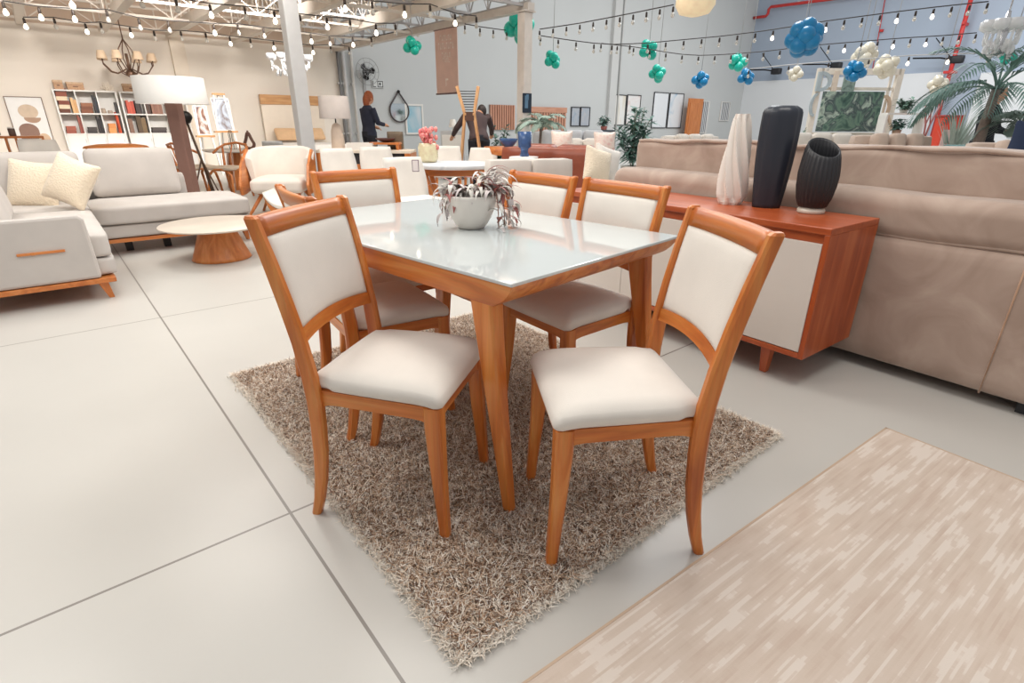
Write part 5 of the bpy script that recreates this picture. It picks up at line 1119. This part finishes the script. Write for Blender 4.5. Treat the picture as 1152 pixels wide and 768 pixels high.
ringpart('side_ring', pw(990, 125)[0], pw(990, 122)[1], .16, .28, 0, 2*PI, .07, plain('ring_bronze', (206, 178, 152), .5)); ringpart('side_ring', pw(916, 118)[0], pw(916, 118)[1], .12, .25, PI*.5, PI*1.5, .06, LET)
mb = MB()
for i in range(2): mb.tube([(x1+.22+i*.22, -.06, z0+.05), (x1+.1+i*.1, -.06, z0+.45)], (.07, .05))
obj('crossed_slats', mb, plain('ring_bronze', (206, 178, 152), .5), t)
# wooden low cabinet, shelf plants, red display at the right
D_ = 12; a = FL(966, D_); zt = ZT(966, 158, D_); t = thing('cabinet', 'low orange wood cabinet in front of the photo wall', 'cabinet', a, CAMROT); mb = MB(); mb.box(-.4, .4, -.2, .2, .08, zt-.03); obj('body', mb, orangewood(0), t, bevel=.005); mb = MB(); mb.box(-.42, .42, -.22, .22, zt-.03, zt); obj('top', mb, WHITEP, t); mb = MB(); mb.box(-.38, -.01, -.215, -.2, .1, zt-.06); mb.box(.01, .38, -.215, -.2, .1, zt-.06); obj('doors', mb, orangewood(2), t, bevel=.003); mb = MB(); mb.box(-.36, .36, -.18, .18, 0, .08); obj('plinth', mb, DARK, t)
D_ = 14; a = WD(1016, 127, D_); t = thing('shelf', 'white two level plant shelf standing right of the photo wall', 'shelf', (a.x, a.y, 0), CAMROT); w = .45
z1, z2 = ZT(1016, 127, D_), ZT(1010, 153, D_)
for z in (z1, z2, .3): mb = MB(); mb.box(-w, w, -.15, .15, z-.04, z); obj('board', mb, WHITEP, t)
for x in (-w, w): mb = MB(); mb.box(x-.02, x+.02, -.15, .15, 0, z1-.04); obj('upright', mb, WHITEP, t)
bush('wide green plant on the upper board of the white shelf', V(a.x, a.y, z1+.001), .32, .8, 200, LEAFM, seed=21, pot=(.09, .08), leaf=(.16, .04)); bush('green plant with tan pot on the lower board of the white shelf', V(a.x-.12, a.y, z2+.001), .42, .5, 160, LEAFD, seed=22, pot=(.1, .14), leaf=(.14, .04), potm=plain('tan_pot', (196, 162, 140), .6))
D_ = 13; a = FL(1062, D_); zt = ZT(1062, 131, D_); t = thing('display_stand', 'bright red display stand left of the grassy plant', 'stand', a, CAMROT); mb = MB(); mb.box(-.2, .2, -.15, .15, 0, zt); obj('body', mb, plain('signal_red', (224, 74, 52), .5), t, bevel=.02); mb = MB(); mb.box(-.18, .02, -.17, -.15, zt*.5, zt*.8); obj('pale_panel', mb, plain('panel_pinkish', (226, 190, 184), .5), t); mb = MB(); mb.box(-.22, .22, -.17, .17, zt, zt+.03); obj('top_tray', mb, plain('signal_red_dark', (190, 70, 66), .5), t)
D_ = 13.5; a = WD(1040, 153, D_); t = thing('ornament', 'pair of thin reddish branch ornaments left of the red stand', 'ornament', (a.x, a.y, 0), CAMROT); mb = MB()
for s in (-1, 1): mb.tube([(s*.02, 0, a.z), (s*.05, 0, a.z+.25), (s*.2, 0, a.z+.75)], .02, 6); mb.tube([(s*.05, 0, a.z+.25), (-s*.02, 0, a.z+.6)], .014, 6)
obj('branches', mb, plain('dusty_red_branch', (176, 120, 116), .6), t); mb = MB(); mb.lathe([(.2, 0), (.2, a.z-.03), (.24, a.z-.02), (.24, a.z)], 20); obj('pedestal', mb, WHITEP, t)
D_ = 6.6; a, b = FL(1072, D_), FL(1120, D_); c = (a+b)/2; zt = ZT(1096, 163, D_); t = thing('glass_table', 'oval glass topped table with teal edge in front of the big palm', 'table', c, CAMROT); w = (b-a).length/2
mb = MB(); n = 40; mb.loft([[(w*math.cos(2*PI*j/n), .3*math.sin(2*PI*j/n), z) for j in range(n)] for z in (zt-.014, zt)], True); obj('glass_top', mb, plain('teal_edge_glass', (150, 204, 208), .05, trans=.6), t)
for s in (-1, 1): mb = MB(); mb.tube([(s*w*.6, -.15, 0), (s*w*.5, 0, zt*.5), (s*w*.6, .15, zt-.014)], .02, 8); obj('leg', mb, GREYP, t)
# ================================================================ HANGING THINGS
CORD = plain('dark_cord', (70, 66, 64), .6)
def balloons(px, py, D, R, n, mat, label, seed, top, group=None, r=None):
    rd = random.Random(seed); p = WD(px, py, D); t = thing('balloon_cluster', label, 'balloons', p, rd.uniform(0, 6), group)
    mb = MB(); mb.tube([(0, 0, 0), (0, 0, top-p.z)], .006, 5); obj('string', mb, plain('string_pale', (180, 178, 176), .7), t)
    rr_ = r or R*(.5 if n > 9 else .47); R *= 1.04; dirs = []
    for i in range(n):
        z = 1-2*(i+.5)/n; a = i*2.39996+rd.uniform(-.25, .25); q = math.sqrt(1-z*z); dirs.append(V(q*math.cos(a), q*math.sin(a), z))
    for d in dirs:
        mb = MB(); rings = []
        for k_ in range(9):
            s = k_/8; a = PI*s; w = max(.05, math.sin(a))*(1 if s < .5 else 1+.06*math.sin(a)); rings.append((rr_*w, -rr_*1.12*math.cos(a)))
        M = Matrix.Translation(d*(R-rr_))@d.to_track_quat('Z', 'Y').to_matrix().to_4x4()
        mb.lathe(rings, 14, M=M); mb.lathe([(.12*rr_, -rr_*1.26), (.04*rr_, -rr_*1.1)], 8, M=M); obj('balloon', mb, mat, t)
    return t
TEAL = plain('teal_balloon', (16, 190, 166), .3, noise=.03, coat=.2); BLUE = plain('blue_balloon', (10, 130, 186), .3, noise=.03, coat=.2); IVB = plain('ivory_balloon', (236, 228, 208), .3, noise=.03, coat=.2)
def rpx(px, D): return px*D*.925/FPX
for px, py, D, r, n, mt, lb in ((464, 51, 11, 10, 5, TEAL, 'teal balloon cluster under the roof truss left of the pink banner'), (584, 32, 12.2, 16, 5, TEAL, 'teal balloon cluster half hidden by the top of the cream column'), (622, 67, 13, 9.5, 5, TEAL, 'teal balloon cluster just right of the cream column over the wide slatted panel'),
    (730, 56, 13, 10.5, 5, TEAL, 'upper teal balloon cluster on the string of lights above the leafy plant'), (740, 83, 14, 9.5, 5, TEAL, 'lower teal balloon cluster above the white framed prints'), (830, 70, 15, 10, 5, TEAL, 'teal balloon cluster in front of the far corner of the room'), (1134, 65, 9, 8, 5, TEAL, 'teal balloon cluster behind the top of the big palm'),
    (905, 43, 9, 18, 13, BLUE, 'largest blue balloon cluster, hanging above the black ribbed vase'), (788, 90, 15, 9, 5, BLUE, 'blue balloon cluster above the orange wood panel'), (840, 86, 14, 9, 5, BLUE, 'blue balloon cluster above the slate vase, under the teal one in the corner'), (962, 80, 12, 11, 7, BLUE, 'blue balloon cluster hanging in front of the photo wall'),
    (972, 63, 12.4, 13, 8, IVB, 'ivory balloon cluster directly above the blue one at the photo wall'), (997, 75, 12.6, 12, 8, IVB, 'ivory balloon cluster at the top right corner of the photo wall'), (895, 83, 14, 8, 6, IVB, 'ivory balloon cluster left of the photo wall'), (1056, 95, 12, 10, 7, IVB, 'ivory balloon cluster beside the left fronds of the big palm')):
    balloons(px, py, D, rpx(r, D), n, mt, lb, px, 3.1 if px < 500 else WD(px, 0, D).z+1.5)
# ---- cream paper lantern
D_ = 9; p = WD(782, 3, D_); t = thing('paper_lantern', 'cream paper lantern lamp at the top edge above the string of lights', 'lamp', p); r = rpx(20, D_)
mb = MB(); mb.lathe([(r*.3, -r*.62), (r*.75, -r*.5), (r, -r*.1), (r*.98, r*.2), (r*.6, r*.6), (r*.2, r*.66)], 28, fn=lambda a, z: 1+.03*math.cos(7*a)); obj('shade', mb, plain('cream_paper', (244, 224, 188), .7, emit=.25, ecol=(255, 226, 180)), t); mb = MB(); mb.tube([(0, 0, r*.6), (0, 0, 2)], .008, 5); obj('cord', mb, CORD, t)
# ---- string lights
BULBL = plain('lit_bulb', (255, 244, 226), .2, emit=5, ecol=(255, 240, 220)); BULBD = plain('unlit_bulb', (226, 222, 214), .1, trans=.3); SOCK = plain('bulb_socket', (62, 52, 46), .5)
mbb = MB(); mbb.lathe([(.012, 0), (.018, -.02), (.042, -.06), (.048, -.09), (.036, -.125), (.012, -.138)], 12)
mbs_ = MB(); mbs_.lathe([(.006, .115), (.026, .10), (.03, .0), (.02, -.012)], 10)
bulb_me = {}
def bulb(parent, pos, lit, sc):
    k_ = 'lit' if lit else 'unlit'
    if k_ not in bulb_me:
        o = obj('bulb', mbb, BULBL if lit else BULBD, parent, pos); s = obj('socket', mbs_, SOCK, o); bulb_me[k_] = (o.data, s.data)
    else:
        o = bpy.data.objects.new('bulb', bulb_me[k_][0]); C.objects.link(o); o.parent = parent; o.location = pos
        s = bpy.data.objects.new('socket', bulb_me[k_][1]); C.objects.link(s); s.parent = o
    o.scale = (sc, sc, sc)
def strand(label, pts, lits, mode, val, hang=.10, sc=.78, cordmat=None, ends=None):
    P_ = [(WY(px, py, val) if mode == 'y' else WD(px, py, val[0]+(val[1]-val[0])*(px-pts[0][0])/(pts[-1][0]-pts[0][0]))) for px, py in pts]
    o = P_[0].copy(); t = thing('string_light', label, 'string lights', o, 0)
    mb = MB(); path = []
    E = [WD(px, py, D)-o+V(0, 0, hang) for px, py, D in ends] if ends else None
    Q = [p-o+V(0, 0, hang) for p in P_]
    if E: Q2 = [E[0]]+Q+[E[1]]
    else: Q2 = Q
    mb.tube(Q2, .009, 5); obj('cord', mb, cordmat or CORD, t)
    for i, p in enumerate(P_): bulb(t, p-o, i in lits or lits == 'all', sc)
strand('bulb string nearest the beige wall, its bulbs just above the bookcases and chandeliers', [(28, 26), (62, 26), (97, 32), (114, 31), (147, 36), (174, 40), (204, 40), (232, 42), (259, 46), (282, 48), (308, 51), (352, 56), (372, 55), (393, 57)], {0, 2, 4, 8, 10, 11}, 'y', 15.2)
strand('bulb string second from the beige wall under the roof purlins', [(5, 9), (45, 15), (83, 17), (121, 18), (157, 27), (190, 30), (241, 33), (268, 33), (297, 37), (350, 43), (371, 46), (397, 47), (418, 47), (470, 36)], {0, 1, 2, 6, 9, 11}, 'y', 12.8)
strand('bulb string crossing the top left between the roof trusses', [(80, 0), (159, 0), (199, 6), (237, 12), (276, 15), (309, 19), (338, 23), (368, 26), (394, 28), (423, 33), (445, 33)], {0, 3, 5, 7, 9}, 'y', 10.6)
strand('bulb string along the roof edge above the pink banner', [(388, 5), (419, 9), (455, 12), (484, 12), (512, 22), (536, 25)], {0, 2, 4}, 'y', 9.3)
strand('short string of unlit bulbs between the pink banner and the cream column', [(523, 33), (540, 36), (555, 38), (570, 40)], set(), 'D', (11.8, 12.2), .09, .6)
def along(a, n): # n points along a pixel polyline
    L = [0]
    for p, q in zip(a, a[1:]): L.append(L[-1]+math.dist(p, q))
    out = []
    for i in range(n):
        s = L[-1]*i/(n-1); j = max(k_ for k_ in range(len(L)-1) if L[k_] <= s+1e-9); f = (s-L[j])/(L[j+1]-L[j]); out.append((a[j][0]+(a[j+1][0]-a[j][0])*f, a[j][1]+(a[j+1][1]-a[j][1])*f))
    return out
PALEC = plain('pale_cord', (206, 204, 202), .6)
strand('steep string of bulbs climbing from the cream column towards the paper lantern', along([(607, 39), (650, 33), (700, 24), (757, 13)], 11), set(), 'D', (11.5, 9.5), .09, .6)
strand('sagging bulb string from the cream column past the upper teal cluster to the top right', along([(608, 46), (640, 51), (680, 56), (722, 55), (765, 51), (810, 47), (860, 41), (930, 30), (1000, 21), (1051, 15), (1110, 9)], 26), {13, 16, 20, 22}, 'D', (12, 10), .09, .62)
strand('second sagging string of bulbs passing behind the teal cluster and above the photo wall', along([(676, 54), (720, 59), (760, 66), (790, 68), (826, 66), (864, 63), (910, 57), (960, 53), (1010, 49), (1060, 46), (1097, 43)], 24), {12, 15, 18, 20}, 'D', (13, 11.5), .09, .62)
strand('pale cord string with few bulbs just above the photo wall', along([(842, 83), (868, 80), (916, 76), (1000, 70), (1040, 67), (1112, 66)], 7), {4, 5}, 'D', (12.5, 11), .09, .6, PALEC)
# ---- chandelier with little shades
D_ = 13.2; p = WD(143, 66, D_)
t = thing('chandelier', 'bronze chandelier with eight small cream shades above the bookcases', 'chandelier', p, .3); BRZ = plain('bronze_arm', (120, 92, 74), .4, .5)
k_ = D_*.925/FPX; R_ = 27*k_*.9
mb = MB(); mb.tube([(0, 0, .35), (0, 0, 1.05)], .012, 6); mb.tube([(0, 0, -.3), (0, 0, .1)], .03, 8); mb.lathe([(.01, -.38), (.1, -.33), (.1, -.28), (.03, -.22)], 16); obj('stem', mb, BRZ, t)
mb = MB()
for i in range(4): a = PI/2*i; mb.tube([(0, 0, .38), (.13*math.cos(a), .13*math.sin(a), .18), (.16*math.cos(a), .16*math.sin(a), .0), (.05*math.cos(a), .05*math.sin(a), -.22)], .012, 5)
obj('cage', mb, BRZ, t)
SHD = plain('cream_small_shade', (222, 196, 166), .8)
for i in range(8):
    a = 2*PI*i/8; ca, sa = math.cos(a), math.sin(a); mb = MB(); mb.tube([(.05*ca, .05*sa, -.2), (.25*ca, .25*sa, -.3), (R_*.75*ca, R_*.75*sa, -.27), (R_*ca, R_*sa, -.12), (R_*ca, R_*sa, -.02)], .012, 6); ar = obj('arm', mb, BRZ, t)
    mb = MB(); mb.lathe([(.10, -.04), (.065, .12), (.06, .12), (.095, -.04)], 16, c=(R_*ca, R_*sa, 0), cap=False); obj('shade', mb, SHD, ar)
def crystal(px, py, D, wpx, hpx, label, seed, top):
    r = random.Random(seed); p = WD(px, py, D); t = thing('chandelier', label, 'chandelier', p); k_ = D*.925/FPX; w, h = wpx*k_/2, hpx*k_/2
    mb = MB(); mb.tube([(0, 0, -h*.6), (0, 0, top-p.z)], .01, 5); mb.lathe([(.02, -h), (.08, -h*.9), (.03, -h*.5), (.06, 0), (.02, h)], 12); obj('stem', mb, plain('chrome_stem', (210, 210, 212), .2, .8), t)
    GL = plain('crystal_glass', (240, 240, 242), .08, trans=.35, emit=.05, ecol=(255, 250, 240))
    for i in range(8):
        a = 2*PI*i/8; ca, sa = math.cos(a), math.sin(a); q = w*.85; mb = MB(); mb.tube([(0, 0, -h*.5), (q*.5*ca, q*.5*sa, -h*.75), (q*ca, q*sa, -h*.3), (q*ca, q*sa, h*.1)], .018, 6); ar = obj('arm', mb, GL, t)
        mb = MB(); mb.lathe([(.03, h*.1), (.09, h*.25), (.09, h*.6), (.08, h*.6), (.02, h*.15)], 10, c=(q*ca, q*sa, 0)); obj('glass_cup', mb, GL, ar)
        mb = MB()
        for j in range(5): b = r.uniform(.4, 1); mb.sphere((q*b*ca, q*b*sa, -h*r.uniform(.3, 1)), (.025, .025, .05), 6, 4)
        obj('pendants', mb, GL, ar)
crystal(327, 70, 13, 48, 24, 'white crystal chandelier partly behind the thick grey column', 3, 3.1)
crystal(1128, 38, 8, 34, 42, 'white crystal chandelier at the upper right above the big palm', 4, WD(1128, 0, 8).z+1)
# ---- pink banner hanging from the edge truss
q0, q1, q2 = WX(489, 35, CORN-.02), WX(514, 30, CORN-.02), WX(490, 106, CORN-.02)
t = thing('banner', 'salmon pink hanging banner with pale lettering under the roof truss', 'banner', (CORN-.02, (q0.y+q1.y)/2, 0)); hwb = abs(q0.y-q1.y)/2; zb = q2.z
BAN = fabric('salmon_banner', (224, 190, 176)); mb = MB(); mb.box(-.006, .006, -hwb, hwb, zb, 3.03); obj('cloth', mb, BAN, t)
for z_r in (zb, 3.03): mb = MB(); mb.tube([(0, -hwb-.03, z_r), (0, hwb+.03, z_r)], .018, 8); obj('rod', mb, plain('banner_rod', (110, 80, 78), .5), t)
LETR = plain('banner_letter_white', (238, 222, 212), .7)
H_ = 3.03-zb; rb = random.Random(4)
# pale strokes standing where the photograph's blurred lettering stands: lines of short upright letter strokes
for (zc, hw_, lh, n_) in ((.86, .55, .085, 6), (.74, .72, .10, 8), (.60, .42, .075, 5), (.52, .34, .07, 4), (.17, .2, .12, 1)):
    mb = MB()
    for i in range(n_):
        y = hwb*hw_*(1-2*(i+.5)/n_); s = hwb*hw_/n_*.62; z = zb+H_*zc+.02*(i/n_-.5)*-1; h = H_*lh*.5
        mb.box(-.011, -.006, y+s*.55, y+s, z-h, z+h)
        if i % 2 == 0: mb.box(-.011, -.006, y-s*.8, y+s*.55, z+h*.5, z+h)
        else: mb.box(-.011, -.006, y-s*.8, y+s*.55, z-h, z-h*.5)
        if i % 3: mb.box(-.011, -.006, y-s*.9, y-s*.5, z-h, z+h)
    obj('lettering', mb, LETR, t)
# ================================================================ PEOPLE
SKIN = plain('skin', (214, 160, 128), .6, noise=.03); HAIRO = plain('auburn_hair', (158, 84, 48), .6, noise=.2, scale=40); HAIRD = plain('dark_hair', (52, 42, 40), .6, noise=.2, scale=40)
NAVYC = plain('navy_jacket_cloth', (44, 48, 66), .85, noise=.15); BRNC = plain('brown_black_jacket', (78, 62, 62), .85, noise=.15); BLKC = plain('black_cloth', (34, 36, 44), .85)
def remesh(o, vx):
    r = o.modifiers.new('remesh', 'REMESH'); r.mode = 'VOXEL'; r.voxel_size = vx; r.use_smooth_shade = True
    s = o.modifiers.new('smooth', 'SMOOTH'); s.factor = .5; s.iterations = 4
    return o
def limb(mb, pts, rad): mb.tube(pts, rad, 10)
def person(label, loc, rz, pose, jacket, trousers, hair, longhair, seed=1):
    # local: faces -y. pose: dict of joints in metres
    t = thing('person', label, 'person', loc, rz); J = {k_: Vector(v) for k_, v in pose.items()}
    mb = MB(); pel, chest, neck, head = J['pelvis'], J['chest'], J['neck'], J['head']
    ax = (head-neck).normalized()
    def hand(mb, w, el):
        d = (w-el).normalized(); s = d.cross(V(0, 0, 1)).normalized(); n = s.cross(d).normalized()
        mb.tube([w-d*.02, w+d*.05, w+d*.09], [.026, .036, .03], 8)
        for i, L in enumerate((.065, .078, .074, .058)):
            b = w+d*.08+s*(-.03+.02*i); mb.tube([b, b+d*L*.55-n*.006, b+d*L-n*.025], [.0095, .009, .007], 6)
        b = w+d*.03+s*.03; mb.tube([b, b+d*.03+s*.025-n*.01, b+d*.06+s*.03-n*.02], [.011, .010, .008], 6)
    def torso(mb, g):
        d = (chest-pel); side = (J['shl']-J['shr']).normalized(); up = d.normalized(); fr = side.cross(up).normalized(); rings = []
        for q, w, dp in ((-.15, .165, .11), (0, .175, .12), (.35, .145, .10), (.7, .17, .115), (.95, .185, .115), (1.15, .15, .09), (1.3, .07, .06)):
            c = pel+d*q; rings.append([c+side*(w+g)*math.cos(2*PI*j/16)+fr*(dp+g)*math.sin(2*PI*j/16) for j in range(16)])
        mb.loft(rings, True)
    torso(mb, -.012); limb(mb, [chest+(neck-chest)*.6, neck, head-ax*.03], [.065, .055, .055])
    mb.sphere(head, (.075, .092, .112), 16, 12); fw = J['face'].normalized()
    mb.sphere(head+fw*.03-ax*.045, (.058, .06, .06), 12, 8)
    side = (J['shl']-J['shr']).normalized()
    mb.sphere(head+fw*.102-ax*.012, (.013, .018, .02), 8, 6)
    for s in (-1, 1): mb.sphere(head+side*s*.077-ax*.005, (.012, .02, .03), 8, 6)
    for s in 'lr':
        limb(mb, [J['sh'+s], J['el'+s], J['wr'+s]], [.048, .040, .026]); hand(mb, J['wr'+s], J['el'+s])
        limb(mb, [J['hip'+s], J['kn'+s], J['an'+s]], [.085, .058, .038])
    remesh(obj('body', mb, SKIN, t), .011)
    for s in (-1, 1):
        mb = MB(); mb.sphere(head+fw*.083+side*s*.03+ax*.012, .009, 8, 6); obj('eye', mb, DARK, t)
    mb = MB(); mb.box(-.022, .022, -.004, .004, -.004, .004, M=Matrix.Translation(head+fw*.088-ax*.055)); obj('mouth', mb, plain('lip', (170, 92, 84), .6), t)
    mb = MB(); torso(mb, .012); limb(mb, [chest+(neck-chest)*.7, neck-ax*.01], [.085, .066])
    for s in 'lr': limb(mb, [J['sh'+s], J['el'+s], J['el'+s].lerp(J['wr'+s], .92)], [.066, .054, .042])
    remesh(obj('jacket', mb, jacket, t), .016)
    mb = MB()
    d = chest-pel; rings = []
    side2 = (J['hipl']-J['hipr']).normalized()
    mb.tube([pel+d*.12, pel-V(0, 0, .08)], [.15, .15], 14)
    for s in 'lr': limb(mb, [J['hip'+s], J['kn'+s], J['an'+s]], [.105, .078, .058])
    remesh(obj('trousers', mb, trousers, t), .016)
    for s in 'lr': mb = MB(); a = J['an'+s]; mb.cushion(.09, .26, .075, r=.035, c=(a.x, a.y-.06, .04), n=5); obj('shoe', mb, DARK, t)
    mb = MB(); mb.sphere(head-fw*.018+ax*.02, (.088, .098, .115), 16, 12)
    if longhair: mb.sphere(head-fw*.05-ax*.08, (.075, .06, .13), 14, 10)
    for v in mb.v:
        q = (v-head)
        if q.dot(fw) > .055 and q.dot(ax) < .07: v -= fw*(q.dot(fw)-.055)
    remesh(obj('hair', mb, hair, t), .012); return t
base = dict(pelvis=(0, .0, .93), chest=(0, .0, 1.33), neck=(0, -.01, 1.47), head=(0, -.03, 1.60), face=(0, -1, -.1), shl=(.19, 0, 1.40), shr=(-.19, 0, 1.40), ell=(.25, -.05, 1.14), elr=(-.24, -.08, 1.13), wrl=(.2, -.26, 1.06), wrr=(-.14, -.28, 1.10), hipl=(.095, 0, .9), hipr=(-.095, 0, .9), knl=(.1, -.02, .48), knr=(-.1, -.0, .48), anl=(.11, .02, .09), anr=(-.11, .04, .09))
p = FL(416, 11.6); person('person with auburn hair in a navy jacket looking down behind the counter, holding papers', p, CAMROT+PI-.8, dict(base, head=(.0, -.06, 1.585), face=(.1, -1, -.45)), NAVYC, BLKC, HAIRO, True)
b2 = dict(base, pelvis=(0, .08, .9), chest=(0, -.12, 1.22), neck=(-.05, -.22, 1.29), head=(-.12, -.30, 1.33), face=(0, -.6, -.9), shl=(.2, -.13, 1.27), shr=(-.2, -.13, 1.27), ell=(.34, -.3, 1.06), elr=(-.32, -.32, 1.06), wrl=(.38, -.52, .93), wrr=(-.36, -.55, .95), hipl=(.1, .08, .88), hipr=(-.1, .08, .88))
p = FL(538, 10.3); person('person in a dark brown jacket bending forward behind the tall wooden sculpture', p, CAMROT+PI+.25, b2, BRNC, BLKC, HAIRD, False)
p = FL(1106, 8.4); person('person in dark clothes mostly hidden behind the grey palm trunk', p, CAMROT+.6, base, BLKC, BLKC, HAIRD, False)
p = WD(422, 155, 11.3)
# ================================================================ LIGHT
def area(name, loc, size, power, col=(1, .95, .88), rot=(0, 0, 0), sy=None):
    l = bpy.data.lights.new(name, 'AREA'); l.energy = power; l.size = size; l.color = col
    if sy: l.shape = 'RECTANGLE'; l.size_y = sy
    o = bpy.data.objects.new(name, l); C.objects.link(o); o.location = loc; o.rotation_euler = rot; return o
area('added_overhead_light', (-.4, 2.4, 3.4), 1.2, 44, (1, .96, .9)); area('added_overhead_light', (2.2, .6, 3.6), 1.2, 44, (1, .96, .9)); area('added_overhead_light', (1.6, 3.2, 3.4), 1.2, 40, (1, .96, .9))  # unseen area lights added over the dining set for soft shadows
for x, y, e in ((-1.4, 5.0, 70), (.9, 6.2, 60), (4.2, 4.6, 50), (5.2, 7.2, 60), (2.6, 7.6, 50)): area('added_overhead_light', (x, y, 3.8), 1.2, e, (1, .96, .9))  # more unseen lights, added to brighten the dim sofa and middle zone
for x, y in ((-2.6, 10.9), (-.4, 10.9), (1.08, 10.9), (2.5, 10.9), (3.9, 10.9), (5.35, 10.9)):
    o = area('added_wall_fill', (x, y, 3.7), .6, 36, (1, .96, .92), (math.radians(60), 0, 0)); o.data.spread = math.radians(84)  # unseen tilted fill, added only to brighten the beige wall
for x, y in ((11, 7), (17, 9), (23, 9), (26, 3)): area('added_hall_fill', (x, y, 8.6), 3.0, 430, (.97, .99, 1))  # large unseen fill lights added above the right hall to lift its grey walls
w = bpy.data.worlds.new('world'); bpy.context.scene.world = w; w.use_nodes = True
w.node_tree.nodes['Background'].inputs[0].default_value = (1, 1, 1, 1); w.node_tree.nodes['Background'].inputs[1].default_value = .5
sc = bpy.context.scene
sc.view_settings.view_transform = 'Standard'; sc.view_settings.look = 'None'; sc.view_settings.exposure = 0; sc.view_settings.gamma = 1; sc.view_settings.use_curve_mapping = False
